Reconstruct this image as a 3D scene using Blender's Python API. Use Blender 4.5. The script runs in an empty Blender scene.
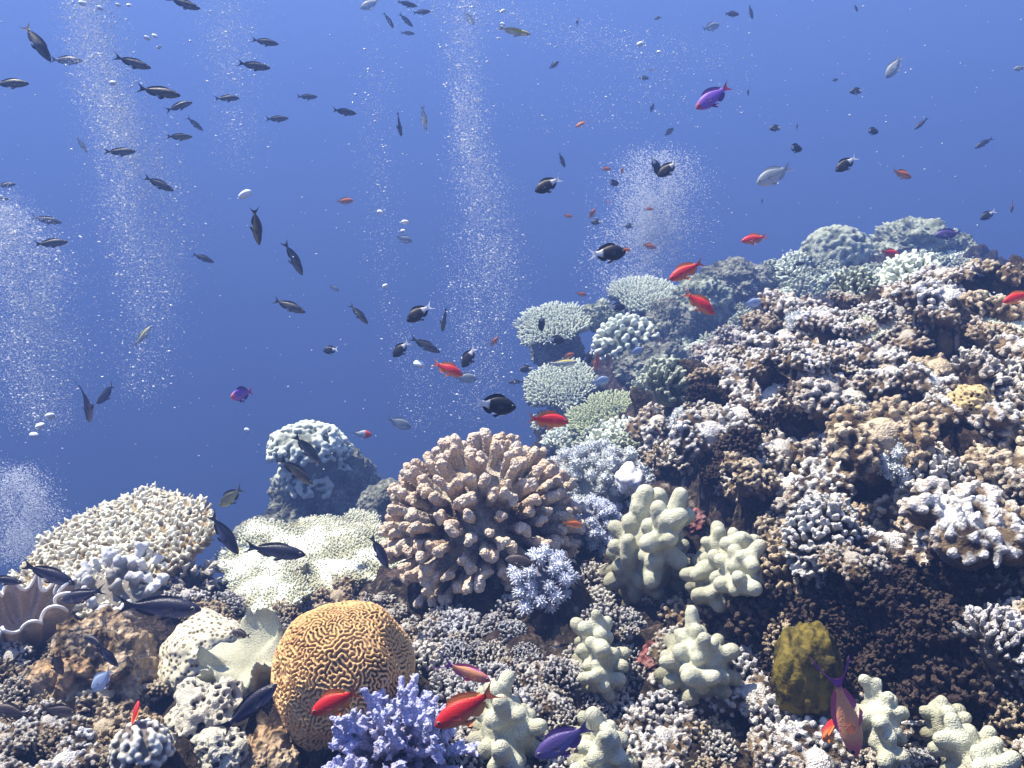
import bpy, math, random
import numpy as np
from mathutils import Vector, Matrix
from mathutils.bvhtree import BVHTree

random.seed(7)
RNG = np.random.default_rng(7)
SC = bpy.context.scene
COL = SC.collection

# ------------------------------------------------------------------ camera
FPX = 887.0                       # focal length in pixels at 1024 wide
PITCH = math.radians(-8.0)
cam_d = bpy.data.cameras.new('camera')
cam = bpy.data.objects.new('camera', cam_d)
COL.objects.link(cam)
cam_d.sensor_width = 36.0
cam_d.lens = 36.0 * FPX / 1024.0
cam_d.clip_start = 0.02
cam_d.clip_end = 500
cam.location = (0, 0, 0)
cam.rotation_euler = (math.pi / 2 + PITCH, 0, 0)
SC.camera = cam

# ------------------------------------------------------------------ daylight
SUN_EL, SUN_AZ = math.radians(63), math.radians(-72)      # azimuth from +Y, clockwise
world = bpy.data.worlds.new('World')
SC.world = world
world.use_nodes = True
wn = world.node_tree.nodes
sky = wn.new('ShaderNodeTexSky')
sky.sky_type = 'NISHITA'
sky.sun_disc = False
sky.sun_elevation = SUN_EL
sky.sun_rotation = SUN_AZ
wn['Background'].inputs[1].default_value = 0.05
world.node_tree.links.new(sky.outputs[0], wn['Background'].inputs[0])
sun_d = bpy.data.lights.new('sun', 'SUN')
sun_d.energy = 5.0
sun_d.angle = math.radians(0.6)
sun_d.color = (1.0, 0.92, 0.78)
sun = bpy.data.objects.new('sun', sun_d)
COL.objects.link(sun)
to_sun = Vector((math.cos(SUN_EL) * math.sin(SUN_AZ), math.cos(SUN_EL) * math.cos(SUN_AZ), math.sin(SUN_EL)))
sun.rotation_euler = to_sun.to_track_quat('Z', 'Y').to_euler()
SC.view_settings.view_transform = 'Standard'
SC.view_settings.look = 'None'
SC.view_settings.exposure = 2.65
SC.view_settings.gamma = 1.0
SC.view_settings.use_curve_mapping = False
SC.cycles.max_bounces = 5
SC.cycles.diffuse_bounces = 2
SC.cycles.glossy_bounces = 2
SC.cycles.transmission_bounces = 3
SC.cycles.volume_bounces = 1
SC.cycles.transparent_max_bounces = 6
SC.cycles.sample_clamp_indirect = 4.0

# the water itself: one closed box of blue, evenly dense water round camera and reef
HAZE_DENSITY = 0.095
HAZE_COLOR = (0.108, 0.190, 0.475)

# ------------------------------------------------------------------ pixel <-> world
FW = np.array([0, math.cos(PITCH), math.sin(PITCH)])
UP = np.array([0, -math.sin(PITCH), math.cos(PITCH)])
RT = np.array([1.0, 0, 0])

def ray(px, py):
    return FW + RT * (px - 512) / FPX + UP * (384 - py) / FPX

def at(px, py, d):
    return ray(px, py) * d

def proj(P):
    P = np.asarray(P, float)
    d = P @ FW
    return 512 + FPX * (P @ RT) / d, 384 - FPX * (P @ UP) / d, d

# ------------------------------------------------------------------ noise
def _h(ix, iy, iz, s=0):
    n = (ix.astype(np.int64) * 374761393 + iy.astype(np.int64) * 668265263 + iz.astype(np.int64) * 2147483647 + s * 974634777) & 0xffffffff
    n = ((n ^ (n >> 13)) * 1274126177) & 0xffffffff
    n = ((n ^ (n >> 16)) * 2246822519) & 0xffffffff
    return ((n ^ (n >> 15)) & 0xffffff) / float(0xffffff)

def vnoise(P, s=0):
    i = np.floor(P)
    f = P - i
    f = f * f * f * (f * (f * 6 - 15) + 10)
    r = 0
    for a in (0, 1):
        for b in (0, 1):
            for c in (0, 1):
                w = (f[:, 0] if a else 1 - f[:, 0]) * (f[:, 1] if b else 1 - f[:, 1]) * (f[:, 2] if c else 1 - f[:, 2])
                r = r + w * _h(i[:, 0] + a, i[:, 1] + b, i[:, 2] + c, s)
    return r * 2 - 1

def fbm(P, freq, oct=4, s=0, gain=.5):
    r, a, t = 0, 1, 0
    for k in range(oct):
        r = r + a * vnoise(P * freq + 17.3 * k, s + k)
        t += a
        a *= gain
        freq *= 2.03
    return r / t

def worley(P, freq, s=0):
    Q = P * freq
    i = np.floor(Q)
    best = np.full(len(P), 9.0)
    for a in (-1, 0, 1):
        for b in (-1, 0, 1):
            for c in (-1, 0, 1):
                j = i + np.array([a, b, c])
                c3 = np.stack([_h(j[:, 0], j[:, 1], j[:, 2], s), _h(j[:, 0], j[:, 1], j[:, 2], s + 5), _h(j[:, 0], j[:, 1], j[:, 2], s + 9)], 1)
                best = np.minimum(best, ((j + c3 - Q) ** 2).sum(1))
    return np.sqrt(best)

def nrm(a):
    a = np.asarray(a, float)
    return a / (np.linalg.norm(a, axis=-1, keepdims=True) + 1e-12)

# ------------------------------------------------------------------ mesh helpers
def mesh_data(name, V, F, attrs=None, smooth=True, cols=None):
    V = np.asarray(V, np.float32)
    if not isinstance(F, (list, tuple)):
        F = [F]
    me = bpy.data.meshes.new(name)
    me.vertices.add(len(V))
    me.vertices.foreach_set('co', V.ravel())
    loops = np.concatenate([np.asarray(f, np.int32).ravel() for f in F])
    counts = np.concatenate([np.full(len(f), np.asarray(f).shape[1], np.int32) for f in F])
    starts = np.concatenate([[0], np.cumsum(counts)[:-1]]).astype(np.int32)
    me.loops.add(len(loops))
    me.loops.foreach_set('vertex_index', loops)
    me.polygons.add(len(counts))
    me.polygons.foreach_set('loop_start', starts)
    me.polygons.foreach_set('loop_total', counts)
    me.update(calc_edges=True)
    me.validate()
    if smooth:
        me.polygons.foreach_set('use_smooth', np.ones(len(me.polygons), bool))
    for k, v in (attrs or {}).items():
        a = me.attributes.new(k, 'FLOAT', 'POINT')
        a.data.foreach_set('value', np.asarray(v, np.float32))
    if cols is not None:
        a = me.attributes.new('pigment', 'FLOAT_COLOR', 'POINT')
        c = np.ones((len(V), 4), np.float32)
        c[:, :3] = cols
        a.data.foreach_set('color', c.ravel())
    return me

def obj(name, me, mat=None, parent=None, loc=None):
    o = bpy.data.objects.new(name, me)
    COL.objects.link(o)
    if mat is not None and me is not None:
        me.materials.append(mat)
    if parent is not None:
        o.parent = parent
    if loc is not None:
        o.location = loc
    return o

def tag(o, label=None, cat=None, group=None, kind=None):
    for k, v in (('label', label), ('category', cat), ('group', group), ('kind', kind)):
        if v:
            o[k] = v
    return o

def join(parts):
    Vs, Ts, Qs, n = [], [], [], 0
    for V, F in parts:
        Vs.append(V)
        for f in (F if isinstance(F, (list, tuple)) else [F]):
            f = np.asarray(f)
            if len(f):
                (Ts if f.shape[1] == 3 else Qs).append(f + n)
        n += len(V)
    F = []
    if Ts: F.append(np.concatenate(Ts))
    if Qs: F.append(np.concatenate(Qs))
    return np.concatenate(Vs), F

def normals(V, F):
    N = np.zeros_like(V, dtype=float)
    for f in (F if isinstance(F, (list, tuple)) else [F]):
        if f.shape[1] == 3:
            n = np.cross(V[f[:, 1]] - V[f[:, 0]], V[f[:, 2]] - V[f[:, 0]])
        else:
            n = np.cross(V[f[:, 2]] - V[f[:, 0]], V[f[:, 3]] - V[f[:, 1]])
        for k in range(f.shape[1]):
            for c in range(3):
                N[:, c] += np.bincount(f[:, k], n[:, c], len(V))
    return nrm(N)

def frames(D):
    D = nrm(D)
    ref = np.where(np.abs(D[:, 2:3]) > .9, np.array([[1.0, 0, 0]]), np.array([[0, 0, 1.0]]))
    X = nrm(np.cross(ref, D))
    return X, np.cross(D, X), D

_caps = {}
def capsule_template(seg, mid=1):
    k = (seg, mid)
    if k in _caps: return _caps[k]
    prof = [(0, -1.0, 0)]                       # (radius factor, axial offset in radii, t along)
    for a in (-55, -15):
        prof.append((math.cos(math.radians(a)), math.sin(math.radians(a)), 0))
    for m in range(1, mid + 1):
        prof.append((1, 0, m / (mid + 1)))
    for a in (5, 35, 65):
        prof.append((math.cos(math.radians(a)), math.sin(math.radians(a)), 1))
    prof.append((0, 1.0, 1))
    rows = []
    for (r, o, t) in prof[1:-1]:
        for s in range(seg):
            th = 2 * math.pi * s / seg
            rows.append((r * math.cos(th), r * math.sin(th), o, t))
    T = np.array(rows + [(0, 0, -1, 0), (0, 0, 1, 1)])
    nr = len(prof) - 2
    Q = [(i * seg + s, i * seg + (s + 1) % seg, (i + 1) * seg + (s + 1) % seg, (i + 1) * seg + s) for i in range(nr - 1) for s in range(seg)]
    b, t = nr * seg, nr * seg + 1
    Tr = [(b, (s + 1) % seg, s) for s in range(seg)] + [(t, (nr - 1) * seg + s, (nr - 1) * seg + (s + 1) % seg) for s in range(seg)]
    _caps[k] = (T, np.array(Q), np.array(Tr))
    return _caps[k]

def capsules(P0, P1, R0, R1, seg=8, mid=1, blunt=1.0):
    P0, P1 = np.atleast_2d(P0).astype(float), np.atleast_2d(P1).astype(float)
    K = len(P0)
    R0 = np.broadcast_to(np.asarray(R0, float), (K,))
    R1 = np.broadcast_to(np.asarray(R1, float), (K,))
    T, Q, Tr = capsule_template(seg, mid)
    X, Y, D = frames(P1 - P0)
    t = T[:, 3]
    R = R0[:, None] * (1 - t) + R1[:, None] * t
    V = (P0[:, None, :] * (1 - t)[None, :, None] + P1[:, None, :] * t[None, :, None]
         + X[:, None, :] * (R * T[:, 0])[..., None] + Y[:, None, :] * (R * T[:, 1])[..., None]
         + D[:, None, :] * (R * T[:, 2] * blunt)[..., None])
    n = len(T)
    off = (np.arange(K) * n)[:, None, None]
    return V.reshape(-1, 3), [(Tr[None] + off).reshape(-1, 3), (Q[None] + off).reshape(-1, 4)]

def grid_faces(nu, nv, wrap=False):
    i, j = np.meshgrid(np.arange(nu - 1), np.arange(nv if wrap else nv - 1), indexing='ij')
    a = i * nv + j
    b = i * nv + (j + 1) % nv
    return np.stack([a, b, b + nv, a + nv], -1).reshape(-1, 4)

def ico(sub):
    import bmesh
    bm = bmesh.new()
    bmesh.ops.create_icosphere(bm, subdivisions=sub, radius=1)
    V = np.array([v.co[:] for v in bm.verts])
    F = np.array([[v.index for v in f.verts] for f in bm.faces])
    bm.free()
    return V, F

ICO = {k: ico(k) for k in (1, 2, 3, 4, 5, 6, 7)}

def spheres(P, R, sub=2, squash=None):
    P = np.atleast_2d(P).astype(float)
    V, F = ICO[sub]
    R = np.asarray(R, float)
    if R.ndim <= 1:
        R = np.broadcast_to(R, (len(P),))[:, None] * np.ones(3)
    W = P[:, None, :] + V[None] * R[:, None, :]
    return W.reshape(-1, 3), [(F[None] + (np.arange(len(P)) * len(V))[:, None, None]).reshape(-1, 3)]

def remesh(V, F, voxel, smooth=2):
    """union of overlapping shapes as one organic skin"""
    me = mesh_data('tmp', V, F)
    o = bpy.data.objects.new('tmp', me)
    COL.objects.link(o)
    m = o.modifiers.new('r', 'REMESH')
    m.mode = 'VOXEL'
    m.voxel_size = voxel
    if smooth:
        s = o.modifiers.new('s', 'SMOOTH')
        s.iterations = smooth
        s.factor = .5
    dg = bpy.context.evaluated_depsgraph_get()
    ev = o.evaluated_get(dg)
    r = bpy.data.meshes.new_from_object(ev)
    V2 = np.empty(len(r.vertices) * 3, np.float32)
    r.vertices.foreach_get('co', V2)
    V2 = V2.reshape(-1, 3).astype(float)
    lt = np.empty(len(r.polygons), np.int32)
    r.polygons.foreach_get('loop_total', lt)
    lv = np.empty(len(r.loops), np.int32)
    r.loops.foreach_get('vertex_index', lv)
    st = np.concatenate([[0], np.cumsum(lt)[:-1]])
    F2 = []
    for n in (3, 4):
        s0 = st[lt == n]
        if len(s0):
            F2.append(lv[s0[:, None] + np.arange(n)])
    bpy.data.objects.remove(o)
    bpy.data.meshes.remove(me)
    bpy.data.meshes.remove(r)
    return V2, F2

# ------------------------------------------------------------------ materials
def mat_new(name):
    m = bpy.data.materials.new(name)
    m.use_nodes = True
    nt = m.node_tree
    b = nt.nodes['Principled BSDF']
    b.inputs['Specular IOR Level'].default_value = .2
    return m, nt, b

def N(nt, t, **kw):
    n = nt.nodes.new(t)
    for k, v in kw.items():
        if k.startswith('i_'):
            n.inputs[k[2:].replace('_', ' ')].default_value = v
        else:
            setattr(n, k, v)
    return n

def ramp(nt, fac, stops):
    r = nt.nodes.new('ShaderNodeValToRGB')
    el = r.color_ramp.elements
    while len(el) < len(stops):
        el.new(.5)
    for e, (p, c) in zip(el, stops):
        e.position = p
        e.color = (*c, 1)
    nt.links.new(fac, r.inputs[0])
    return r.outputs[0]

def mixc(nt, fac, a, b, mode='MIX'):
    m = nt.nodes.new('ShaderNodeMix')
    m.data_type = 'RGBA'
    m.blend_type = mode
    for k, v in ((0, fac), (6, a), (7, b)):
        if isinstance(v, (int, float)):
            m.inputs[k].default_value = v
        elif isinstance(v, tuple):
            m.inputs[k].default_value = (*v, 1)
        else:
            nt.links.new(v, m.inputs[k])
    return m.outputs[2]

def coral_mat(name, low, high, mottle=None, mscale=9, mamt=.5, fine=260, bump=.35, bdist=.002, rough=.75, lo=.15, hi=.85, spots=None, grain=None, tint=False):
    """pigment from low (inner branches and bases, often darkened to paint shade) to high (growing tips), mottled, with fine polyps"""
    m, nt, b = mat_new(name)
    L = nt.links
    tc = N(nt, 'ShaderNodeTexCoord')
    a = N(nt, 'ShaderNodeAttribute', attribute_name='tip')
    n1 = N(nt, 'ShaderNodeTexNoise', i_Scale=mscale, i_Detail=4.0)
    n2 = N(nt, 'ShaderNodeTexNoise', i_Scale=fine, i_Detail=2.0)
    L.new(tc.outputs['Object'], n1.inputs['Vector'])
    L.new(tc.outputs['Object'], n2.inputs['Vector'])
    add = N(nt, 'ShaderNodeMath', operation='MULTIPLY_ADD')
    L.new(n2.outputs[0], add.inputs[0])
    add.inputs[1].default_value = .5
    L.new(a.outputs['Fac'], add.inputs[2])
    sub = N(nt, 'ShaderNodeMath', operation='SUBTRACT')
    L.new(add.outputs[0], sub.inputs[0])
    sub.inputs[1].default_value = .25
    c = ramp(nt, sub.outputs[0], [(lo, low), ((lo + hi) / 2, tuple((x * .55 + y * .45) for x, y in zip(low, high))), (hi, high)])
    if mottle:
        f = ramp(nt, n1.outputs[0], [(.42, (0, 0, 0)), (.62, (1, 1, 1))])
        mm = N(nt, 'ShaderNodeMath', operation='MULTIPLY')
        L.new(f, mm.inputs[0])
        mm.inputs[1].default_value = mamt
        c = mixc(nt, mm.outputs[0], c, mottle)
    if spots:
        v = N(nt, 'ShaderNodeTexVoronoi', i_Scale=spots[1])
        L.new(tc.outputs['Object'], v.inputs['Vector'])
        f = ramp(nt, v.outputs[0], [(spots[2], (1, 1, 1)), (spots[2] + .12, (0, 0, 0))])
        c = mixc(nt, f, c, spots[0])
    oi = N(nt, 'ShaderNodeObjectInfo')
    c = mixc(nt, 1.0, c, ramp(nt, oi.outputs['Random'], [(0, (.76, .70, .62)), (.2, (1, .98, .94)), (.55, (.94, .92, .88)), (.8, (1, 1, 1)), (1, (.88, .90, .92))]), 'MULTIPLY') if tint else c
    gv = None
    if grain:                      # (cells per metre, pigment between the cells, relief)
        gv = N(nt, 'ShaderNodeTexVoronoi', i_Scale=grain[0])
        L.new(tc.outputs['Object'], gv.inputs['Vector'])
        c = mixc(nt, 1.0, c, ramp(nt, gv.outputs[0], [(.15, (1, 1, 1)), (.62, (grain[1],) * 3)]), 'MULTIPLY')
    L.new(c, b.inputs['Base Color'])
    b.inputs['Roughness'].default_value = rough
    gb = None
    if grain:
        gb = N(nt, 'ShaderNodeBump', i_Strength=1.0, i_Distance=grain[2], invert=True)
        L.new(gv.outputs[0], gb.inputs['Height'])
        L.new(gb.outputs[0], b.inputs['Normal'])
    if bump:
        bp = N(nt, 'ShaderNodeBump', i_Strength=bump, i_Distance=bdist)
        L.new(n2.outputs[0], bp.inputs['Height'])
        if gb:
            L.new(gb.outputs[0], bp.inputs['Normal'])
        L.new(bp.outputs[0], b.inputs['Normal'])
    return m

# ------------------------------------------------------------------ the water volume
def build_water():
    V = np.array([(x, y, z) for x in (-45, 45) for y in (-30, 60) for z in (-9.5, 10.5)], float)
    F = np.array([(0, 1, 3, 2), (4, 6, 7, 5), (0, 4, 5, 1), (2, 3, 7, 6), (0, 2, 6, 4), (1, 5, 7, 3)])
    m = bpy.data.materials.new('sea_water_volume')
    m.use_nodes = True
    nt = m.node_tree
    nt.nodes.clear()
    out = nt.nodes.new('ShaderNodeOutputMaterial')
    v = nt.nodes.new('ShaderNodeVolumePrincipled')
    v.inputs['Color'].default_value = (*HAZE_COLOR, 1)
    v.inputs['Density'].default_value = HAZE_DENSITY
    v.inputs['Anisotropy'].default_value = 0.15
    nt.links.new(v.outputs[0], out.inputs['Volume'])
    o = obj('haze', mesh_data('haze', V, F, smooth=False), m)
    tag(o, 'clear blue sea water filling the whole scene', None, None, 'stuff')
build_water()

# ------------------------------------------------------------------ the reef's ground
CTRL = [at(*p) for p in [
    # near floor, left to right along the bottom edge
    (0, 768, 1.12), (160, 768, 1.1), (330, 768, 1.12), (480, 775, 1.1), (620, 775, 1.08), (760, 775, 1.05), (900, 775, 1.0), (1024, 775, .95),
    # left flat
    (30, 660, 1.45), (110, 690, 1.38), (220, 690, 1.4), (260, 640, 1.65), (100, 600, 1.95), (200, 590, 2.0), (320, 600, 1.95), (380, 585, 1.9),
    (420, 680, 1.32), (450, 620, 1.6), (520, 610, 1.58), (560, 680, 1.3), (600, 600, 1.55), (640, 660, 1.35), (600, 520, 2.0), (690, 560, 1.62),
    # right slope
    (700, 700, 1.2), (760, 640, 1.36), (860, 660, 1.3), (960, 660, 1.18), (1024, 640, 1.12), (700, 480, 1.95), (780, 500, 1.7), (860, 520, 1.55), (960, 500, 1.42), (1024, 480, 1.36),
    (668, 445, 2.2), (718, 400, 2.3), (760, 400, 2.1), (850, 400, 1.9), (940, 380, 1.85), (1024, 360, 1.75), (748, 352, 2.5), (800, 318, 2.45), (880, 303, 2.35), (960, 288, 2.3), (1024, 276, 2.25),
    # far reef
    (590, 430, 3.75), (640, 410, 4.12), (560, 410, 4.50), (590, 360, 4.81), (660, 340, 4.88), (640, 305, 5.38), (720, 300, 5.25), (770, 275, 5.62), (830, 262, 5.75), (900, 252, 5.88), (985, 275, 5.88)]]
CTRL += [np.array(p, float) for p in [
    # behind the crest of the near slope, and the flank that drops into open water
    (1.0, 2.75, -.28), (1.6, 2.9, -.15), (.6, 2.95, -.5), (2.2, 2.6, .0), (2.6, 1.4, .05), (1.9, .9, -.1), (1.3, .5, -.35),
    (-.25, 2.55, -.95), (-.7, 2.5, -1.0), (-1.2, 2.45, -1.0), (-1.9, 2.2, -1.0), (-2.6, 1.8, -1.1), (-0.15, 3.96, -1.43), (-0.8, 4.08, -1.49), (-1.6, 3.96, -1.71), (-2.6, 3.84, -2.09),
    (-0.1, 5.04, -1.65), (-1.2, 5.28, -2.09), (-2.6, 5.52, -2.64), (0, 6.48, -2.09), (-1.2, 6.96, -2.75), (-2.6, 7.2, -3.3), (0.9, 6.48, -0.83), (1.8, 6.6, -0.61), (2.8, 6.48, -0.5), (2.9, 5.04, -0.15), (3.0, 2.8, .0), (0.9, 7.44, -1.32), (2.8, 7.44, -0.99),
    (-1.0, .9, -.68), (-2.0, 1.2, -.85), (-2.6, .4, -.9), (-1.0, .2, -.66), (0, .3, -.64), (.8, .2, -.58), (2.8, .2, -.1)]]
CTRL = np.array(CTRL)

def tps_fit(P, lam=.004):
    n = len(P)
    d = np.linalg.norm(P[:, None, :2] - P[None, :, :2], axis=2)
    K = np.where(d > 0, d * d * np.log(d + 1e-12), 0) + lam * np.eye(n)
    A = np.zeros((n + 3, n + 3))
    A[:n, :n] = K
    A[:n, n] = 1
    A[:n, n + 1:] = P[:, :2]
    A[n, :n] = 1
    A[n + 1:, :n] = P[:, :2].T
    return np.linalg.solve(A, np.concatenate([P[:, 2], [0, 0, 0]]))
TPS = tps_fit(CTRL)

def tps(x, y):
    d = np.sqrt((x[:, None] - CTRL[None, :, 0]) ** 2 + (y[:, None] - CTRL[None, :, 1]) ** 2)
    K = np.where(d > 0, d * d * np.log(d + 1e-12), 0)
    n = len(CTRL)
    return K @ TPS[:n] + TPS[n] + TPS[n + 1] * x + TPS[n + 2] * y

def ground_height(x, y):
    """reef heights near the camera, running out into a deep sandy floor further off"""
    cx, cy = np.clip(x, -2.6, 3.0), np.clip(y, .2, 7.4)
    z = tps(cx, cy)
    out = np.hypot(x - cx, y - cy)
    w = 1 - np.exp(-out / 3.0)
    return z * (1 - w) + (-8.0) * w

# dark hollows between the coral ledges: centre and half size as they show in the photograph
GAPS = [(870, 645, 112, 64), (945, 600, 60, 30), (722, 437, 28, 52), (778, 430, 44, 24), (840, 470, 46, 16), (700, 545, 26, 26), (900, 545, 40, 16),
        (930, 420, 45, 16), (470, 590, 60, 26), (560, 610, 30, 30), (980, 680, 40, 16), (805, 670, 44, 56), (845, 345, 36, 12), (955, 350, 46, 11), (800, 385, 36, 14), (895, 490, 40, 14), (985, 455, 36, 12), (760, 500, 24, 18), (830, 430, 30, 12)]

# rock shelves that jut out toward the open water above those hollows
LEDGES = [(885, 560, 120, 34, .15), (985, 505, 60, 26, .09), (760, 405, 60, 22, .10), (850, 330, 70, 18, .07), (930, 400, 60, 18, .08), (700, 500, 36, 22, .06), (950, 690, 70, 22, .06), (840, 450, 60, 18, .07)]

def build_ground():
    def axis(a, b, step, lo, hi):
        core = np.arange(a, b, step)
        l, r, s = [], [], step
        p = a
        while p > lo:
            s *= 1.25
            p -= s
            l.append(p)
        p, s = core[-1], step
        while p < hi:
            s *= 1.25
            p += s
            r.append(p)
        return np.concatenate([l[::-1], core, r])
    xs = axis(-1.8, 3.0, .0098, -40, 40)
    ys = np.concatenate([[v for v in axis(.55, 1.9, .0075, -26, 1.9) if v < 1.9], axis(1.9, 6.6, .0145, 1.9, 56)])
    X, Y = np.meshgrid(xs, ys, indexing='ij')
    x, y = X.ravel(), Y.ravel()
    z = np.concatenate([ground_height(x[i:i + 20000], y[i:i + 20000]) for i in range(0, len(x), 20000)])
    V = np.stack([x, y, z], 1)
    F = grid_faces(len(xs), len(ys))
    Nn = normals(V, F)
    lump = 1 - np.abs(fbm(V, 4.2, 3, 3)) * 2.2           # rounded heads with creases between
    holes = np.clip(fbm(V, 6.5, 3, 40) - .12, 0, 1)
    px, py, dep = proj(V)
    pits = np.zeros(len(V))
    for gx, gy, ga, gb in GAPS:
        pits = np.maximum(pits, np.where((dep > .5) & (dep < 2.6), np.exp(-(((px - gx) / ga) ** 2 + ((py - gy) / gb) ** 2) * 1.2), 0))
    near = np.exp(-np.hypot(np.maximum(0, np.abs(x - .5) - 2.3), np.maximum(0, np.abs(y - 3.6) - 3.2)) / .8)
    right = np.clip((x + .1) / .5, .45, 1)
    amp = near * right
    d = .055 * lump * amp + .035 * fbm(V, 13, 4, 11) * near - .24 * holes * amp + .022 * fbm(V, 40, 3, 21) * near
    knob = np.clip(.55 - worley(V, 34, 2), 0, 1)
    d += .026 * knob * near * np.clip(.5 + 1.6 * fbm(V, 5, 2, 77), 0, 1)
    d -= .11 * pits
    d -= .07 * np.where((dep > .5) & (dep < 2), np.exp(-(((px - 880) / 100) ** 2 + ((py - 650) / 50) ** 2)), 0)
    V = V + Nn * d[:, None]
    for gx, gy, ga, gb, am in LEDGES:
        e = np.where((dep > .5) & (dep < 2.6), np.exp(-(((px - gx) / ga) ** 4 + ((py - gy) / gb) ** 4)), 0) * (1 + .8 * fbm(V, 9, 2, 61))
        V = V + e[:, None] * np.array([0, -am, am * .12])
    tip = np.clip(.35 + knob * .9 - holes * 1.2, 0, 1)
    m, nt, b = mat_new('reef_rock')
    L = nt.links
    tc = N(nt, 'ShaderNodeTexCoord')
    n1 = N(nt, 'ShaderNodeTexNoise', i_Scale=5.0, i_Detail=6.0)
    n2 = N(nt, 'ShaderNodeTexNoise', i_Scale=38.0, i_Detail=5.0)
    n3 = N(nt, 'ShaderNodeTexNoise', i_Scale=150.0, i_Detail=3.0)
    for n in (n1, n2, n3):
        L.new(tc.outputs['Object'], n.inputs['Vector'])
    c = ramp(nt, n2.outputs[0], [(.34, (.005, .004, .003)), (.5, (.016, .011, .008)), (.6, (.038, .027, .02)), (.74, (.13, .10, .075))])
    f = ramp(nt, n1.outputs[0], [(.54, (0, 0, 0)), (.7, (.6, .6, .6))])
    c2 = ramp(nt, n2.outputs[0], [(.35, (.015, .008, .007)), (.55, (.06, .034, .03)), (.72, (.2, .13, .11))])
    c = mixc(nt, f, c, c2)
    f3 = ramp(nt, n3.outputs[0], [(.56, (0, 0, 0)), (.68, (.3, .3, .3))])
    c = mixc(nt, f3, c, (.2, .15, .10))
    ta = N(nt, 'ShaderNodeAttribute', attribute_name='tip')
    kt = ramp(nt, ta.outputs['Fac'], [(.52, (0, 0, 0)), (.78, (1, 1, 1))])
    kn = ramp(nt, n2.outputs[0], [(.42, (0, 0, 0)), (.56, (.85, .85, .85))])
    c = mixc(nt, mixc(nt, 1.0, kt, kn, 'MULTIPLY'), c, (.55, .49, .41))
    L.new(c, b.inputs['Base Color'])
    b.inputs['Roughness'].default_value = .9
    bp = N(nt, 'ShaderNodeBump', i_Strength=1.0, i_Distance=.014)
    L.new(n2.outputs[0], bp.inputs['Height'])
    bp2 = N(nt, 'ShaderNodeBump', i_Strength=.9, i_Distance=.004)
    L.new(n3.outputs[0], bp2.inputs['Height'])
    L.new(bp.outputs[0], bp2.inputs['Normal'])
    L.new(bp2.outputs[0], b.inputs['Normal'])
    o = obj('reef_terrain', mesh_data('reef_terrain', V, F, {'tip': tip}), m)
    tag(o, 'dark brown rocky reef slope under the corals', None, None, 'structure')
    return BVHTree.FromPolygons([tuple(v) for v in V], [tuple(f) for f in F])
GROUND = build_ground()

def hit(px, py):
    """point of the reef that lies in the direction of a pixel, with its normal and depth"""
    r = ray(px, py)
    p, n, i, d = GROUND.ray_cast(Vector((0, 0, 0)), Vector(r).normalized(), 30)
    if p is None:
        return None
    n = np.array(n)
    if n[2] < 0: n = -n
    return np.array(p), n

def drop(x, y):
    p, n, i, d = GROUND.ray_cast(Vector((x, y, 3)), Vector((0, 0, -1)), 30)
    n = np.array(n)
    return np.array(p), (n if n[2] > 0 else -n)

# ------------------------------------------------------------------ coral builders (local frame: base at the origin, +Z away from the rock)
def orient(base, normal, twist=0.0, scale=1.0):
    n = nrm(normal)
    X, Y, D = frames(n[None])
    c, s = math.cos(twist), math.sin(twist)
    x, y = X[0] * c + Y[0] * s, -X[0] * s + Y[0] * c
    M = Matrix(((x[0], y[0], n[0], base[0]), (x[1], y[1], n[1], base[1]), (x[2], y[2], n[2], base[2]), (0, 0, 0, 1)))
    return M @ Matrix.Scale(scale, 4)

def fib_dirs(n, zmin=-.1, jit=.0, rng=RNG):
    k = np.arange(n) + .5
    z = 1 - (1 - zmin) * k / n
    ph = k * 2.399963 + rng.uniform(0, 6)
    r = np.sqrt(np.clip(1 - z * z, 0, 1))
    D = np.stack([r * np.cos(ph), r * np.sin(ph), z], 1)
    return nrm(D + rng.normal(0, jit, D.shape))

def tilt_dirs(D, amt, rng=RNG):
    return nrm(D + rng.normal(0, amt, D.shape))

def sunflower(n, jit=.25, rng=RNG):
    k = np.arange(n) + .5
    r, t = np.sqrt(k / n), k * 2.399963
    p = np.stack([r * np.cos(t), r * np.sin(t)], 1)
    return p + rng.normal(0, jit / math.sqrt(n), p.shape)

def displace(V, F, d):
    return V + normals(V, F) * d[:, None]

def cauliflower(R, n=95, voxel=.0036, knob=.115, verr=.0022, vf=165, squash=.95, zmin=-.35, rng=RNG):
    c = np.array([0, 0, R * .45])
    D = fib_dirs(n, zmin, .055, rng)
    L = R * rng.uniform(.87, 1.0, n)
    S = np.array([1, 1, squash])
    P0 = c + D * (R * .3) * S
    P1 = c + D * L[:, None] * S
    parts = [capsules(P0, P1, knob * R * .55, knob * R * rng.uniform(.75, .95, n), 9, 2), spheres([c], np.array([[R * .64, R * .64, R * .68]]), 3),
             capsules([[0, 0, -.25 * R]], [c], .3 * R, .4 * R, 14)]
    m = 4
    T = np.repeat(P1, m, 0) + nrm(rng.normal(0, 1, (n * m, 3)) + np.repeat(D, m, 0) * .35) * (knob * R * rng.uniform(.5, .85, n * m))[:, None]
    parts.append(spheres(T, knob * R * rng.uniform(.5, .75, n * m), 2))
    V, F = remesh(*join(parts), voxel, 1)
    w = worley(V, vf, 3)
    V = displace(V, F, verr * (.55 - w) + .003 * fbm(V, 50, 2, 4))
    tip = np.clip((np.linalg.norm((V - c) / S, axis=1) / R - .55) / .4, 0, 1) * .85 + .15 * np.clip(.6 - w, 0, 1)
    return V, F, tip

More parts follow.
